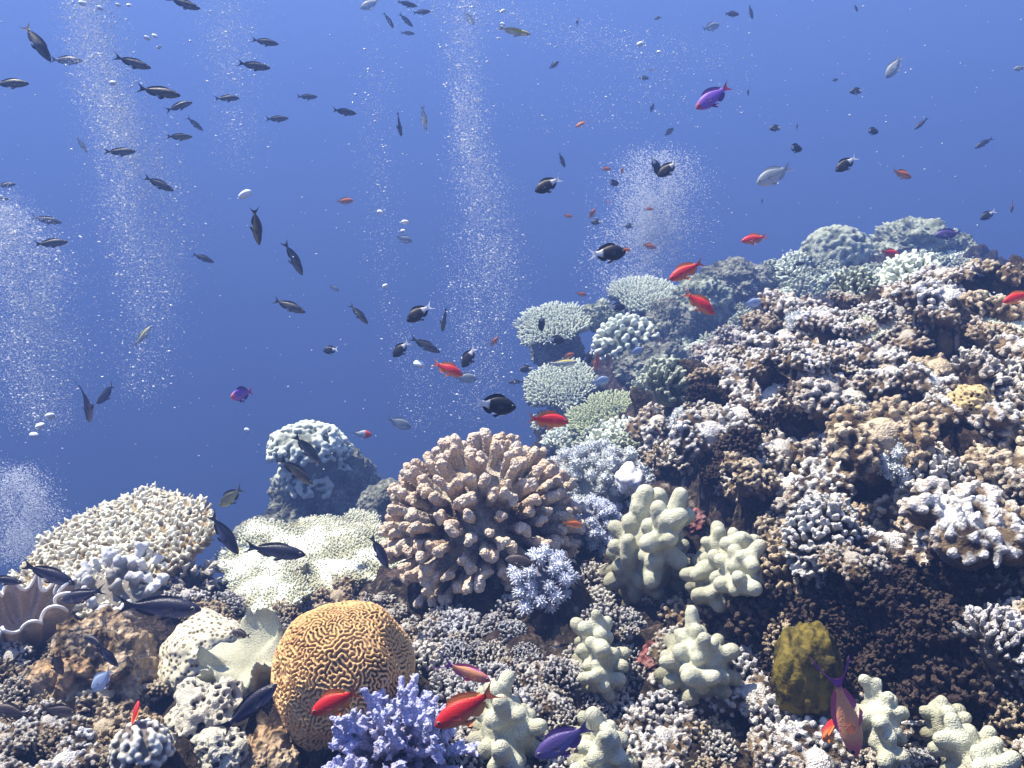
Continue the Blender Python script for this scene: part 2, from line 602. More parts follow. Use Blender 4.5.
def finger_leather(lobes, voxel=.0032, rng=RNG, fuzz=.0006, sm=1):
    """lobes: list of (p0, p1, r0, r1); smaller nubs bud from every lobe"""
    parts = []
    P0, P1, R0, R1 = [], [], [], []
    tips = []
    unit = .30 * max(l[2] for l in lobes) *   .66 + .0035
    for p0, p1, r0, r1 in lobes:
        p0, p1 = np.array(p0, float), np.array(p1, float)
        P0.append(p0); P1.append(p1); R0.append(r0); R1.append(r1)
        ax = nrm(p1 - p0)
        big = r0 / max(l[2] for l in lobes)
        for k in range(int(260 * big)):
            t = rng.uniform(.25, 1.0)
            q = p0 + (p1 - p0) * t
            out = rng.normal(0, 1, 3) + np.array([0, -.3, .6]) + ax * (1.6 if t > .8 else .2)
            out = nrm(out)
            rr = r0 + (r1 - r0) * t
            fr = unit * rng.uniform(.85, 1.15)
            tipp = q + out * (rr + fr * rng.uniform(.3, 1.15))
            if any(((tipp - u) ** 2).sum() < (2.25 * unit) ** 2 for u in tips):
                continue
            tips.append(tipp)
            P0.append(q + out * rr * .5); P1.append(tipp)
            R0.append(fr * 1.1); R1.append(fr * .95)
    V, F = join([capsules(np.array(P0), np.array(P1), np.array(R0), np.array(R1), 10, 2)])
    V, F = remesh(V, F, voxel * .75, sm)
    V = displace(V, F, .0016 * fbm(V, 60, 3, 6) + fuzz * (.5 - worley(V, 330, 3)))
    z = V[:, 2]
    tip = np.clip((z - z.min()) / (z.max() - z.min() + 1e-6) * 1.3 - .15, 0, 1)
    return V, F, tip

def disc_plate(a, b, thick, cup=.0, rough=.12, drop=.12, stalk=.22, nr=26, na=96, seed=1):
    """irregular plate on a short stalk; returns the closed skin and the outline function"""
    th = np.linspace(0, 2 * math.pi, na, endpoint=False)
    C = np.stack([np.cos(th), np.sin(th), np.full(na, seed * 3.1)], 1)
    out = 1 + rough * fbm(C, 2.2, 3, seed) * 1.6
    rows = []
    rr = np.linspace(0.02, 1, nr)
    for r in rr:                                              # top
        z = cup * r * r
        rows.append(np.stack([a * r * out * np.cos(th), b * r * out * np.sin(th), np.full(na, z)], 1))
    for r in rr[::-1]:                                        # underside
        s = max(0, (1 - r))
        z = cup * r * r - thick - drop * s ** 2.2 - (drop * 1.4 * max(0, stalk - r) / stalk)
        rad = max(r, stalk * .8)
        rows.append(np.stack([a * rad * out * np.cos(th), b * rad * out * np.sin(th), np.full(na, z)], 1))
    V = np.concatenate(rows)
    n = len(rows)
    F = grid_faces(n, na, True)
    c0, c1 = len(V), len(V) + 1
    V = np.concatenate([V, [[0, 0, 0], [0, 0, V[-1, 2]]]])
    T0 = [(c0, (j + 1) % na, j) for j in range(na)]
    T1 = [(c1, (n - 1) * na + j, (n - 1) * na + (j + 1) % na) for j in range(na)]
    P = V.copy()
    P[:, 2] += .006 * fbm(V, 22, 3, seed + 2)
    return P, [np.array(T0 + T1), F], lambda t: np.interp(np.mod(t, 2 * math.pi), np.append(th, 2 * math.pi), np.append(out, out[0]))

def table_coral(a, b, n, nub_r, nub_l, lean=.9, thick=.02, cup=.0, rough=.12, drop=.1, side=2, voxel=None, seed=1, seg=6, rng=RNG, vary=.35, fringe=0):
    Vp, Fp, out = disc_plate(a * .96, b * .96, thick, cup, rough, drop, seed=seed)
    q = sunflower(n, .35, rng)
    r = np.clip(np.linalg.norm(q, axis=1), 0, 1.02)
    th = np.arctan2(q[:, 1], q[:, 0])
    o = out(th)
    B = np.stack([a * r * o * np.cos(th), b * r * o * np.sin(th), cup * r * r - nub_r * .5], 1)
    D = nrm(np.stack([lean * r ** 2.2 * np.cos(th), lean * r ** 2.2 * np.sin(th), np.full(n, 1 - .3 * r ** 3)], 1) + rng.normal(0, .16, (n, 3)))
    Ln = nub_l * rng.uniform(1 - vary, 1 + vary, n)
    T = B + D * Ln[:, None]
    parts = [capsules(B, T, nub_r * 1.1, nub_r * .72, seg, 1)]
    if side:
        k = rng.integers(0, n, n * side)
        t = rng.uniform(.35, .85, n * side)[:, None]
        q0 = B[k] + (T[k] - B[k]) * t
        dd = nrm(D[k] + rng.normal(0, .75, (n * side, 3)))
        parts.append(capsules(q0, q0 + dd * (nub_l * .42 * rng.uniform(.6, 1.2, n * side))[:, None], nub_r * .7, nub_r * .5, seg, 1))
    if fringe:
        ft = rng.uniform(0, 2 * math.pi, fringe)
        fo = out(ft) * rng.uniform(.93, 1.0, fringe)
        fb = np.stack([a * fo * np.cos(ft), b * fo * np.sin(ft), np.full(fringe, cup - thick * rng.uniform(.1, .9, fringe))], 1)
        fd = nrm(np.stack([np.cos(ft), np.sin(ft), rng.uniform(-.25, .45, fringe)], 1) + rng.normal(0, .2, (fringe, 3)))
        parts.append(capsules(fb, fb + fd * (nub_l * rng.uniform(.5, 1.1, fringe))[:, None], nub_r * 1.1, nub_r * .7, seg, 1))
    Vn, Fn = join(parts)
    V, F = join([(Vp, Fp), (Vn, Fn)])
    if voxel:
        V, F = remesh(V, F, voxel, 1)
        V = displace(V, F, .0009 * (.5 - worley(V, 260, 3)) + .001 * fbm(V, 90, 2, 8))
    rr = np.hypot(V[:, 0] / a, V[:, 1] / b)
    tip = np.clip((V[:, 2] - cup * np.minimum(rr, 1) ** 2) / nub_l * .8 + .25 + .3 * np.clip(rr - .9, 0, 1) * 4, 0, 1)
    return V, F, tip

def nodule_clump(R, n, nub_r, height, voxel=.0033, rng=RNG, flat=.5, multi=3):
    """encrusting cushion of short stubby branches"""
    q = sunflower(n, .5, rng)
    r = np.linalg.norm(q, axis=1)
    base = spheres([[0, 0, -.25 * R]], np.array([[R * .8, R * .8, R * (.25 + flat * .5)]]), 3)
    D = nrm(np.stack([q[:, 0] * 1.1, q[:, 1] * 1.1, np.full(n, .75)], 1) + rng.normal(0, .25, (n, 3)))
    P0 = np.stack([q[:, 0] * R * .7, q[:, 1] * R * .7, R * flat * .45 * (1 - r * r) - .2 * R], 1)
    L = height * rng.uniform(.6, 1.25, n) + .15 * R
    P1 = P0 + D * L[:, None]
    parts = [base, capsules(P0, P1, nub_r * .8, nub_r * rng.uniform(.75, 1.05, n), 8, 1)]
    T = np.repeat(P1, multi, 0) + nrm(rng.normal(0, 1, (n * multi, 3)) + np.repeat(D, multi, 0) * .5) * nub_r * .95
    parts.append(spheres(T, nub_r * rng.uniform(.5, .85, n * multi), 1))
    V, F = remesh(*join(parts), voxel, 1)
    V = displace(V, F, .0016 * fbm(V, 120, 2, 5) + .0008 * (.5 - worley(V, 300, 1)))
    c = np.array([0, 0, -.35 * R])
    d = np.linalg.norm((V - c) / np.array([1, 1, .9]), axis=1)
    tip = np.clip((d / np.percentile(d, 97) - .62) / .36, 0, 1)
    return V, F, tip

def floret_cushion(R, n, nub_r, dome=.5, voxel=.0026, rng=RNG, multi=5):
    """low cushion whose short branches end in packed round florets"""
    q = sunflower(n, .45, rng)
    a = rng.uniform(.7, 1.25)
    q = q * np.array([a, 1 / a])
    r = np.clip(np.linalg.norm(q, axis=1), 0, 1.15)
    top = np.stack([q[:, 0] * R, q[:, 1] * R, R * dome * (1 - .85 * r * r) + rng.normal(0, .07 * R, n)], 1)
    root = np.stack([q[:, 0] * R * .6, q[:, 1] * R * .6, np.full(n, -.3 * R)], 1)
    m = n // 2                                            # a skirt of nubs covers the flanks
    ph = rng.uniform(0, 6.28, m)
    rs = rng.uniform(.72, 1.0, m)
    top = np.concatenate([top, np.stack([np.cos(ph) * rs * R * a, np.sin(ph) * rs * R / a, -R * rng.uniform(.02, .55, m)], 1)])
    root = np.concatenate([root, top[n:] * np.array([.3, .3, 1])])
    n += m
    D = nrm(top - root)
    parts = [capsules(root, top, nub_r * .6, nub_r * .8, 8, 1), spheres([[0, 0, -.25 * R]], np.array([[R * .58, R * .58, R * (.2 + .6 * dome)]]), 3)]
    T = np.repeat(top, multi, 0) + nrm(rng.normal(0, 1, (n * multi, 3)) + np.repeat(D, multi, 0) * .7) * (nub_r * rng.uniform(.5, .95, n * multi))[:, None]
    parts.append(spheres(T, nub_r * rng.uniform(.42, .7, n * multi), 1))
    V, F = remesh(*join(parts), voxel, 1)
    V = displace(V, F, .0012 * fbm(V, 130, 2, 5) + .0006 * (.5 - worley(V, 300, 1)))
    rr = np.hypot(V[:, 0], V[:, 1]) / R
    h = V[:, 2] - R * dome * (1 - .85 * np.clip(rr, 0, 1.15) ** 2)
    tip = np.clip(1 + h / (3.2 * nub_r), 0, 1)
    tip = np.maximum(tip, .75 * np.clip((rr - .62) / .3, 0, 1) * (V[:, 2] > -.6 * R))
    return V, F, tip

def shelf_pad(R, lobes, knob_f, relief, voxel=.0026, rng=RNG):
    """encrusting bracket: a lobed, undercut pad whose top is a crowd of low knobs"""
    ph = rng.uniform(0, 6.28, lobes)
    rr = R * np.sqrt(rng.uniform(.02, .75, lobes))
    st = rng.uniform(.6, 1.0)
    C = np.stack([rr * np.cos(ph) * 1.15, rr * np.sin(ph) * st, rng.normal(0, .10, lobes) * R + .10 * R * (1 - rr / R)], 1)
    Rl = R * rng.uniform(.22, .40, lobes)
    Rz = Rl * rng.uniform(.50, .8, lobes)
    parts = [spheres(C, np.stack([Rl, Rl, Rz], 1), 3), capsules([[0, 0, -.75 * R]], [[0, 0, 0]], .34 * R, .45 * R, 12, 1)]
    B, T, NR = [], [], []
    for c, rl, rz in zip(C, Rl, Rz):                     # short knobs crowd the upper side and the brow of every lobe
        for u in fib_dirs(26, -.25, .12, rng):
            p = c + u * np.array([rl, rl, rz])
            nr = .0052 * rng.uniform(.8, 1.25)
            t = p + nrm(u * np.array([1, 1, 1.6])) * nr * rng.uniform(.5, 1.2)
            if any(((t - q) ** 2).sum() < .0093 ** 2 for q in T):
                continue
            B.append(p - u * .01); T.append(t); NR.append(nr)
    T = np.array(T)
    NR = np.array(NR)
    parts.append(capsules(np.array(B), T, NR * .8, NR, 8, 1))
    k3 = np.repeat(np.arange(len(T)), 2)
    parts.append(spheres(T[k3] + rng.normal(0, .6, (len(k3), 3)) * NR[k3][:, None], NR[k3] * .62, 1))
    V, F = remesh(*join(parts), voxel, 1)
    up = normals(V, F)[:, 2]
    w = worley(V, knob_f, int(rng.integers(1, 50)))
    w2 = worley(V, knob_f * 2.1, int(rng.integers(1, 50)))
    out = np.clip(.65 + .6 * up, .25, 1)
    V = displace(V, F, relief * .2 * (.5 - w2) + .0012 * fbm(V, 110, 3, 9))
    z = V[:, 2] / R
    core = np.full(len(V), 9.0)
    for c, rl, rz in zip(C, Rl, Rz):
        core = np.minimum(core, (np.linalg.norm((V - c) / np.array([rl, rl, rz]), axis=1) - 1) * rz)
    tip = np.clip(.12 + core / .0085 + .35 * z, 0, 1) * np.clip((z + .45) / .4, 0, 1)  # pale growing crowns; sides and underside carry painted shade
    return V, F, tip

def branching(n, R, r, sub=5, bumps=9, voxel=.0022, rng=RNG, zmin=.05, spread=1.0):
    """bushy staghorn-like colony, each branch studded with small cups"""
    D = fib_dirs(n, zmin, .14, rng)
    D = nrm(D * np.array([spread, spread, 1]))
    L = R * rng.uniform(.72, 1.0, n)
    P0 = D * .08 * R
    P1 = D * L[:, None]
    parts = [capsules(P0, P1, r * 1.25, r * .8, 8, 2)]
    k = np.repeat(np.arange(n), sub)
    t = rng.uniform(.35, .9, len(k))[:, None]
    q = P0[k] + (P1[k] - P0[k]) * t
    d = nrm(D[k] + rng.normal(0, .55, (len(k), 3)))
    q1 = q + d * (R * .26 * rng.uniform(.6, 1.15, len(k)))[:, None]
    parts.append(capsules(q, q1, r * .95, r * .7, 8, 1))
    A0, A1 = np.concatenate([P0 + (P1 - P0) * .45, q]), np.concatenate([P1, q1])
    k = np.repeat(np.arange(len(A0)), bumps)
    t = rng.uniform(.1, 1.05, len(k))[:, None]
    ax = nrm(A1 - A0)[k]
    o = rng.normal(0, 1, (len(k), 3))
    o -= ax * (o * ax).sum(1, keepdims=True)
    o = nrm(o)
    b0 = A0[k] + (A1 - A0)[k] * t + o * r * .5
    parts.append(capsules(b0, b0 + nrm(o + ax * .6) * r * .75, r * .42, r * .32, 6, 1))
    V, F = remesh(*join(parts), voxel, 1)
    V = displace(V, F, .0007 * fbm(V, 260, 2, 3))
    tip = np.clip((np.linalg.norm(V, axis=1) / R - .3) / .6, 0, 1)
    return V, F, tip

def fluffy(n, R, head, spikes, sl, sr, squash=.8, rng=RNG, zmin=.0):
    """soft coral: rounded heads bristling with small polyps on short stalks"""
    D = fib_dirs(n, zmin, .12, rng)
    H = D * (R * rng.uniform(.75, 1.0, n))[:, None] * np.array([1, 1, squash])
    hr = head * rng.uniform(.75, 1.2, n)
    parts = [capsules(H * .1, H, head * .5, head * .5, 8, 1), spheres(H, hr, 2), spheres([[0, 0, -.1 * R]], np.array([[R * .7, R * .7, R * .6]]), 3)]
    S = np.concatenate([fib_dirs(spikes, -.6, .15, rng) for i in range(n)])
    Hk, hk = np.repeat(H, spikes, 0), np.repeat(hr, spikes)
    parts.append(capsules(Hk + S * hk[:, None] * .8, Hk + S * (hk + sl * rng.uniform(.6, 1.3, len(S)))[:, None], sr, sr * .8, 5, 1))
    V, F = join(parts)
    tip = np.clip((np.linalg.norm(V / np.array([1, 1, squash]), axis=1) / (R + head) - .45) / .5, 0, 1)
    return V, F, tip

def turing(V, F, steps=26, s1=3, s2=9, seed=3):
    """meandering valleys: an activator-inhibitor pattern relaxed on the mesh itself"""
    E = np.concatenate([F[:, [0, 1]], F[:, [1, 2]], F[:, [2, 0]]])
    E = np.unique(np.sort(E, 1), axis=0)
    E = np.concatenate([E, E[:, ::-1]])
    E = E[np.argsort(E[:, 0], kind='stable')]
    cnt = np.bincount(E[:, 0], minlength=len(V))
    st = np.concatenate([[0], np.cumsum(cnt)[:-1]])
    NB = E[np.minimum(st[:, None] + np.minimum(np.arange(6)[None], cnt[:, None] - 1), len(E) - 1), 1]
    f = np.random.default_rng(seed).normal(0, 1, len(V))
    def blur(g, k):
        for _ in range(k):
            g = .4 * g + .6 * g[NB].mean(1)
        return g
    for i in range(steps):
        a = blur(f, s1)
        b = blur(a, s2)
        f = np.tanh(9 * (a - b))
    return blur(f, 1)

def brain_coral(a, b, c):
    import bmesh
    bm = bmesh.new()
    bmesh.ops.create_icosphere(bm, subdivisions=8, radius=1)
    me = bpy.data.meshes.new('t')
    bm.to_mesh(me)
    bm.free()
    V = np.empty(len(me.vertices) * 3, np.float32)
    me.vertices.foreach_get('co', V)
    V = V.reshape(-1, 3).astype(float)
    F = np.empty(len(me.polygons) * 3, np.int32)
    me.polygons.foreach_get('vertices', F)
    F = F.reshape(-1, 3)
    bpy.data.meshes.remove(me)
    f = turing(V, F)
    P = V * np.array([a, b, c])
    P *= (1 + .14 * fbm(V, 1.5, 2, 5))[:, None]
    P = displace(P, F, .0034 * np.clip(f, -.9, .75) * (1 - .55 * np.clip(V[:, 2], 0, 1) ** 2) + .0006 * fbm(V, 60, 2, 2))
    tip = np.clip(.5 + .55 * f, 0, 1)
    return P, F, tip

def rock_lump(a, b, c, amp=.12, f=2.5, sub=5, seed=1, knob=.0, kf=9):
    V, F = ICO[sub]
    d = 1 + amp * fbm(V, f, 5, seed) * 2 + .04 * fbm(V, 11, 3, seed + 4)
    if knob:
        d = d + knob * np.clip(.6 - worley(V, kf, seed), -.1, 1)
    P = V * d[:, None] * np.array([a, b, c])
    return P, F, np.clip(.5 + fbm(V, 6, 3, seed) * 1.2, 0, 1)

def smooth01(t):
    t = np.clip(t, 0, 1)
    return t * t * (3 - 2 * t)

def honeycomb(a, b, c, freq, depth, sub=5, seed=1, lump=.12):
    V, F = ICO[sub]
    if sub == 5:
        pass
    d = 1 + lump * fbm(V, 1.8, 3, seed) * 2
    P = V * d[:, None] * np.array([a, b, c])
    w = worley(P, freq, seed)
    hole = smooth01((.46 - w) / .24)
    P = displace(P, F, -depth * hole + depth * .3 * np.clip(w - .4, 0, 1))
    return P, F, 1 - hole

def ruffled(R, waves, amp, thick=.008, nr=22, na=150, cup=.3, seed=1, stalk=.35, h=.06):
    """leather coral: a cap whose rim folds up and down"""
    th = np.linspace(0, 2 * math.pi, na, endpoint=False)
    C = np.stack([np.cos(th), np.sin(th), np.full(na, seed * 1.7)], 1)
    wv = np.sin(waves * th + 2.5 * fbm(C, 1.2, 2, seed))
    ro = 1 + .22 * fbm(C, 1.5, 2, seed + 3)
    rows = []
    for r in np.linspace(.03, 1, nr):
        z = h + cup * R * r * r * .6 + amp * r ** 2.4 * wv
        k = R * r * ro * (1 - .2 * r ** 3 * np.abs(wv))
        rows.append(np.stack([k * np.cos(th), k * np.sin(th), z], 1))
    for r in np.linspace(1, .0, nr):
        z = h + cup * R * r * r * .6 + amp * r ** 2.4 * wv - thick - h * 1.15 * (1 - r) ** 1.5
        rad = np.maximum(r, stalk * .7) if r < stalk else r
        k = R * rad * ro * (1 - .2 * r ** 3 * np.abs(wv))
        rows.append(np.stack([k * np.cos(th), k * np.sin(th), z], 1))
    V = np.concatenate(rows)
    n = len(rows)
    F = grid_faces(n, na, True)
    V = np.concatenate([V, [[0, 0, h], [0, 0, -.02]]])
    T = [(n * na, (j + 1) % na, j) for j in range(na)] + [(n * na + 1, (n - 1) * na + j, (n - 1) * na + (j + 1) % na) for j in range(na)]
    V, F = remesh(V, [np.array(T), F], .0032, 4)
    V = displace(V, F, .0008 * (.5 - worley(V, 260, 2)) + .002 * fbm(V, 30, 3, 3))
    tip = np.clip(.35 + .6 * np.hypot(V[:, 0], V[:, 1]) / R, 0, 1)
    return V, F, tip

def place(name, geo, mat, base, normal, label, cat, group=None, twist=0.0, parent=None, scale=1.0):
    V, F, tip = geo
    me = mesh_data(name, V, F, {'tip': tip})
    o = obj(name, me, mat)
    o.matrix_world = orient(base, normal, twist, scale)
    return tag(o, label, cat, group)

def add_part(name, geo, mat, parent):
    V, F, tip = geo
    return obj(name, mesh_data(name, V, F, {'tip': tip}), mat, parent)

def dup_to(src, M, label=None, group=None, mat=None):
    c = src.copy()
    COL.objects.link(c)
    c.matrix_world = M
    if label: c['label'] = label
    if group: c['group'] = group
    if mat is not None:
        c.material_slots[0].link = 'OBJECT'
        c.material_slots[0].material = mat
    return c

Zv = np.array([0, 0, 1.0])
TOCAM = np.array([0, -1.0, 0])
PX = lambda px, d: px * d / FPX       # metres spanned by px pixels at depth d

M_CREAM = coral_mat('cream_soft_coral', (.20, .19, .12), (.66, .67, .50), (.50, .49, .35), 34, .6, 380, .5, .0014, .8, .1, .8, None, (560, .72, .001))
M_PINKTAN = coral_mat('tan_pink_branch_coral', (.06, .032, .018), (.78, .60, .43), (.86, .78, .64), 16, .65, 420, .5, .0015, .75, .25, .85, None, (210, .66, .003))
M_WHITEBR = coral_mat('pale_knobbly_coral', (.05, .03, .018), (.86, .84, .77), (.60, .50, .38), 13, .45, 320, .6, .002, .8, .4, .95, None, (300, .62, .002), True)  # brown bases, taken near black to paint shade between the knobs
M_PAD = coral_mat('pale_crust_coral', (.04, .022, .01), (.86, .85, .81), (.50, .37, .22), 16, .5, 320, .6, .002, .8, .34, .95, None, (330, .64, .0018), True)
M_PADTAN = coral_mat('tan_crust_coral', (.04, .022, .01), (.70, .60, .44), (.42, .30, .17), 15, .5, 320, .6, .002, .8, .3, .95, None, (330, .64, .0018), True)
M_SHADEKN = coral_mat('shade_toned_knobs', (.006, .004, .003), (.10, .072, .056), (.05, .03, .028), 20, .75, 200, .6, .003, .9, .4, 1.0, None, (200, .6, .003))  # shade of the hollow and cleft painted as near-black knobs
M_BLUEWH = coral_mat('bluish_white_knobbly_coral', (.04, .03, .026), (.76, .76, .76), (.50, .45, .42), 16, .5, 320, .6, .002, .8, .42, 1.0, None, (300, .6, .002), True)
M_BROWNKN = coral_mat('brown_knobbly_coral', (.04, .025, .014), (.64, .53, .36), (.36, .26, .16), 14, .5, 320, .6, .002, .85, .4, 1.0, None, (300, .6, .002), True)
M_TABLE = coral_mat('pale_table_coral', (.26, .18, .075), (.78, .77, .61), None, 9, .5, 320, .3, .001, .75, .3, .95)
M_TABLEBLUE = coral_mat('bluish_white_table_coral', (.2, .18, .15), (.68, .69, .68), None, 9, .5, 320, .3, .001, .75, .05, .7)
M_PLATE = coral_mat('pale_green_plate_coral', (.32, .31, .19), (.74, .77, .62), (.60, .58, .44), 10, .4, 320, .5, .002, .8, .1, .7)
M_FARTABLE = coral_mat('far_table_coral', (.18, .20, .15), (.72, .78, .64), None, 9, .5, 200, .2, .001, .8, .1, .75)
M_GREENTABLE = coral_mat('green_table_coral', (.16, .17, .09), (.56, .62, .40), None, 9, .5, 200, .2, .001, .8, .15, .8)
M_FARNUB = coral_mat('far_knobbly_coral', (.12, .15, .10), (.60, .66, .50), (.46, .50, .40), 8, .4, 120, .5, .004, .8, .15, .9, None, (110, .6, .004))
M_BRAIN = coral_mat('orange_brain_coral', (.10, .065, .026), (.67, .40, .165), (.74, .50, .24), 7, .55, 520, .3, .0007, .7, .2, .8)
M_PURPLE = coral_mat('violet_branch_coral', (.18, .11, .10), (.60, .62, .92), (.46, .46, .86), 20, .4, 420, .4, .001, .7, .2, .85, None, (380, .6, .0015))
M_FLUFF = coral_mat('grey_white_soft_coral', (.18, .19, .17), (.62, .66, .66), None, 9, .4, 420, .2, .001, .8, .1, .9)
M_FLUFFBL = coral_mat('bluish_white_soft_coral', (.14, .14, .17), (.62, .66, .76), None, 9, .4, 420, .2, .001, .8, .1, .9)
M_BOULDER = coral_mat('brown_encrusted_rock', (.05, .032, .018), (.52, .34, .18), (.62, .50, .35), 22, .8, 90, .9, .008, .9, .25, .85, None, (90, .6, .005))
M_DOME = coral_mat('cream_dome_coral', (.20, .17, .10), (.64, .60, .44), None, 6, .4, 420, .4, .001, .8, .2, .9)
M_HONEY = coral_mat('white_honeycomb_coral', (.03, .026, .03), (.62, .59, .48), (.5, .45, .33), 24, .5, 420, .3, .001, .8, .2, .6, None, (420, .7, .001))
M_BEAD = coral_mat('white_bead_coral', (.16, .14, .12), (.60, .60, .53), None, 9, .4, 420, .3, .001, .7, .2, .9)
M_SPONGE = coral_mat('olive_sponge', (.028, .022, .004), (.15, .115, .018), (.2, .16, .03), 30, .5, 160, .7, .004, .8, .2, .9)
M_DARKROCK = coral_mat('dark_overgrown_rock', (.02, .018, .016), (.16, .13, .10), (.2, .12, .12), 14, .6, 90, .8, .006, .9, .2, .9)
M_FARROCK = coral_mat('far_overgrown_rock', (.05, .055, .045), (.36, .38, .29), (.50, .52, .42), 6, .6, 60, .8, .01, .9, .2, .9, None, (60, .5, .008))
M_BLEACH = coral_mat('bleached_coral', (.6, .6, .6), (.86, .86, .86), None, 9, .4, 320, .2, .001, .8)
M_BROWNUND = coral_mat('pale_ruffled_coral', (.22, .17, .14), (.58, .50, .45), (.46, .37, .29), 18, .5, 200, .5, .003, .85, .1, .6)

# ------------------------------------------------------------------ the big colonies
def big_corals():
    # cauliflower coral, the large tan one in the middle
    d = 1.78
    P, n = hit(480, 600)
    P = at(486, 566, d)
    place('cauliflower_coral', cauliflower(PX(98, d), 290, .0023, .055, .0016, 190), M_PINKTAN, P, nrm([-.05, -.30, 1]), 'large dome of tan pink cauliflower coral with stubby knobbed branches at the reef centre', 'coral')
    # brain coral
    d = 1.2
    P = at(347, 680, d)
    geo = brain_coral(PX(68, d), PX(66, d), PX(80, d))
    place('brain_coral', geo, M_BRAIN, P, nrm([.02, -.22, 1]), 'round orange brain coral with winding ridges', 'coral', twist=.6)
    # front left table
    d = 2.0
    o = place('table_coral', table_coral(PX(107, d), PX(94, d), 1600, .0036, .0150, .5, .018, -.02, .14, .06, 2, .0026, 4, fringe=200), M_TABLE, at(112, 542, d), nrm([-.13, -.30, .94]),
              'wide pale cream table coral with thick finger tips, beside the left edge', 'coral')
    o = place('finger_coral', nodule_clump(PX(58, 1.8), 46, .011, .03, .003, flat=.3), M_TABLEBLUE, at(110, 596, 1.84), nrm([-.1, -.55, .8]),
              'bluish white coral of blunt fingers drooping under the cream table coral', 'coral')
    # pale flat table
    d = 2.0
    root = bpy.data.objects.new('plate_coral', None)
    COL.objects.link(root)
    root.location = at(312, 566, d)
    tag(root, 'pale green plate coral in flat ragged layers behind the brain coral', 'coral')
    for (qx, qy, qz, w, h, n, sd, nn) in [(314, 552, 2.02, 80, 84, 2300, 11, (.04, -.30, .95)), (268, 582, 1.90, 46, 44, 900, 12, (-.15, -.30, .95)), (352, 534, 2.10, 46, 44, 900, 13, (.15, -.30, .95))]:
        g = table_coral(PX(w, d), PX(h, d), n, .0026, .0034, .5, .016, -.008, .34, .12, 1, None, sd, 5, fringe=n // 5, vary=.6)
        p = add_part('plate', g, M_PLATE, root)
        p.matrix_world = orient(at(qx, qy, qz), nrm(nn), 0)
        p.matrix_local = Matrix.Translation(-root.location) @ p.matrix_world
    place('shrub_coral', branching(30, PX(36, 1.95), .0042, 4, 4, .0028), M_WHITEBR, at(190, 590, 1.95), nrm([0, -.4, 1]), 'small brownish bush of knobbly coral under the right tip of the cream table', 'coral')
    # soft corals
    d = 2.2
    place('bushy_soft_coral', fluffy(110, PX(60, d), .011, 46, .0042, .0017), M_FLUFF, at(598, 492, d), nrm([-.1, -.35, 1]), 'grey white bushy soft coral right behind the tan cauliflower coral', 'coral')
    d = 1.85
    place('bushy_soft_coral', fluffy(60, PX(34, d), .008, 40, .0036, .0013), M_FLUFFBL, at(588, 528, d), nrm([-.1, -.5, 1]), 'fine bluish white soft coral hugging the right flank of the cauliflower coral', 'coral')
    d = 1.5
    place('tree_soft_coral', fluffy(34, PX(34, d), .0085, 40, .0042, .0013, 1.0), M_FLUFFBL, at(543, 585, d), nrm([0, -.6, 1]), 'pale blue soft coral tuft hanging below the cauliflower coral', 'coral')
    place('bleached_coral', rock_lump(PX(19, 1.95), PX(14, 1.95), PX(13, 1.95), .2, 2, 4, 9), M_BLEACH, at(630, 479, 1.93), nrm([0, -.3, 1]), 'small bright white bleached coral head between the soft corals', 'coral')

    # cream finger leather corals
    def leather(px, py, d, spec, label, normal=(0, -.45, 1), twist=0, voxel=.0032):
        s = PX(1, d)
        lobes = [(np.array(a) * s, np.array(b) * s, r0 * s, r1 * s) for a, b, r0, r1 in spec]
        place('finger_leather_coral', finger_leather(lobes, voxel), M_CREAM, at(px, py, d), nrm(normal), label, 'soft coral', 'cream finger leather corals', twist)
    # spec in pixels: x right, y into the picture, z up
    leather(648, 568, 1.55, [((0, 0, -14), (-2, 0, 26), 34, 32), ((-22, 0, 8), (-38, -4, 38), 18, 11), ((-8, -4, 14), (-14, -10, 66), 16, 12), ((8, 0, 16), (14, 0, 62), 15, 10),
            ((24, 4, 14), (34, 6, 92), 15, 10), ((30, 0, 8), (44, -4, 52), 13, 9), ((14, -16, 0), (20, -24, 36), 14, 9), ((-24, -12, 0), (-34, -20, 20), 13, 8), ((0, 14, 20), (6, 18, 80), 13, 9), ((-30, 8, 10), (-28, 10, 60), 12, 8)],
            'tall cream finger leather coral with the widest base, below the bleached coral head')
    leather(722, 590, 1.4, [((-18, 0, -22), (0, 0, 20), 24, 25), ((4, 0, 10), (32, 4, 62), 20, 14), ((24, 4, 40), (44, 4, 82), 15, 11), ((30, 0, 40), (58, -2, 66), 14, 10), ((-8, 0, 10), (-16, -6, 46), 14, 10), ((4, -12, 4), (8, -22, 34), 15, 11),
            ((-24, -4, -12), (-40, -12, 6), 14, 9), ((-10, 6, 20), (8, 8, 72), 13, 10), ((18, -8, 10), (38, -18, 34), 13, 9), ((-30, 0, -24), (-44, -8, -16), 12, 8)],
            'cream finger leather coral climbing diagonally in the middle of three on the right slope')
    leather(699, 668, 1.22, [((0, 0, -14), (0, 0, 12), 28, 26), ((-14, -4, 0), (-30, -12, 12), 13, 9), ((-12, 0, 8), (-18, -6, 34), 14, 10), ((6, 0, 10), (10, -4, 38), 14, 10), ((16, 0, 4), (32, -6, 22), 12, 9), ((4, -14, 0), (6, -26, 20), 13, 8), ((-22, -8, -8), (-32, -16, -8), 11, 7)],
            'rounded cream leather coral with short stubs, lowest of three on the right slope')
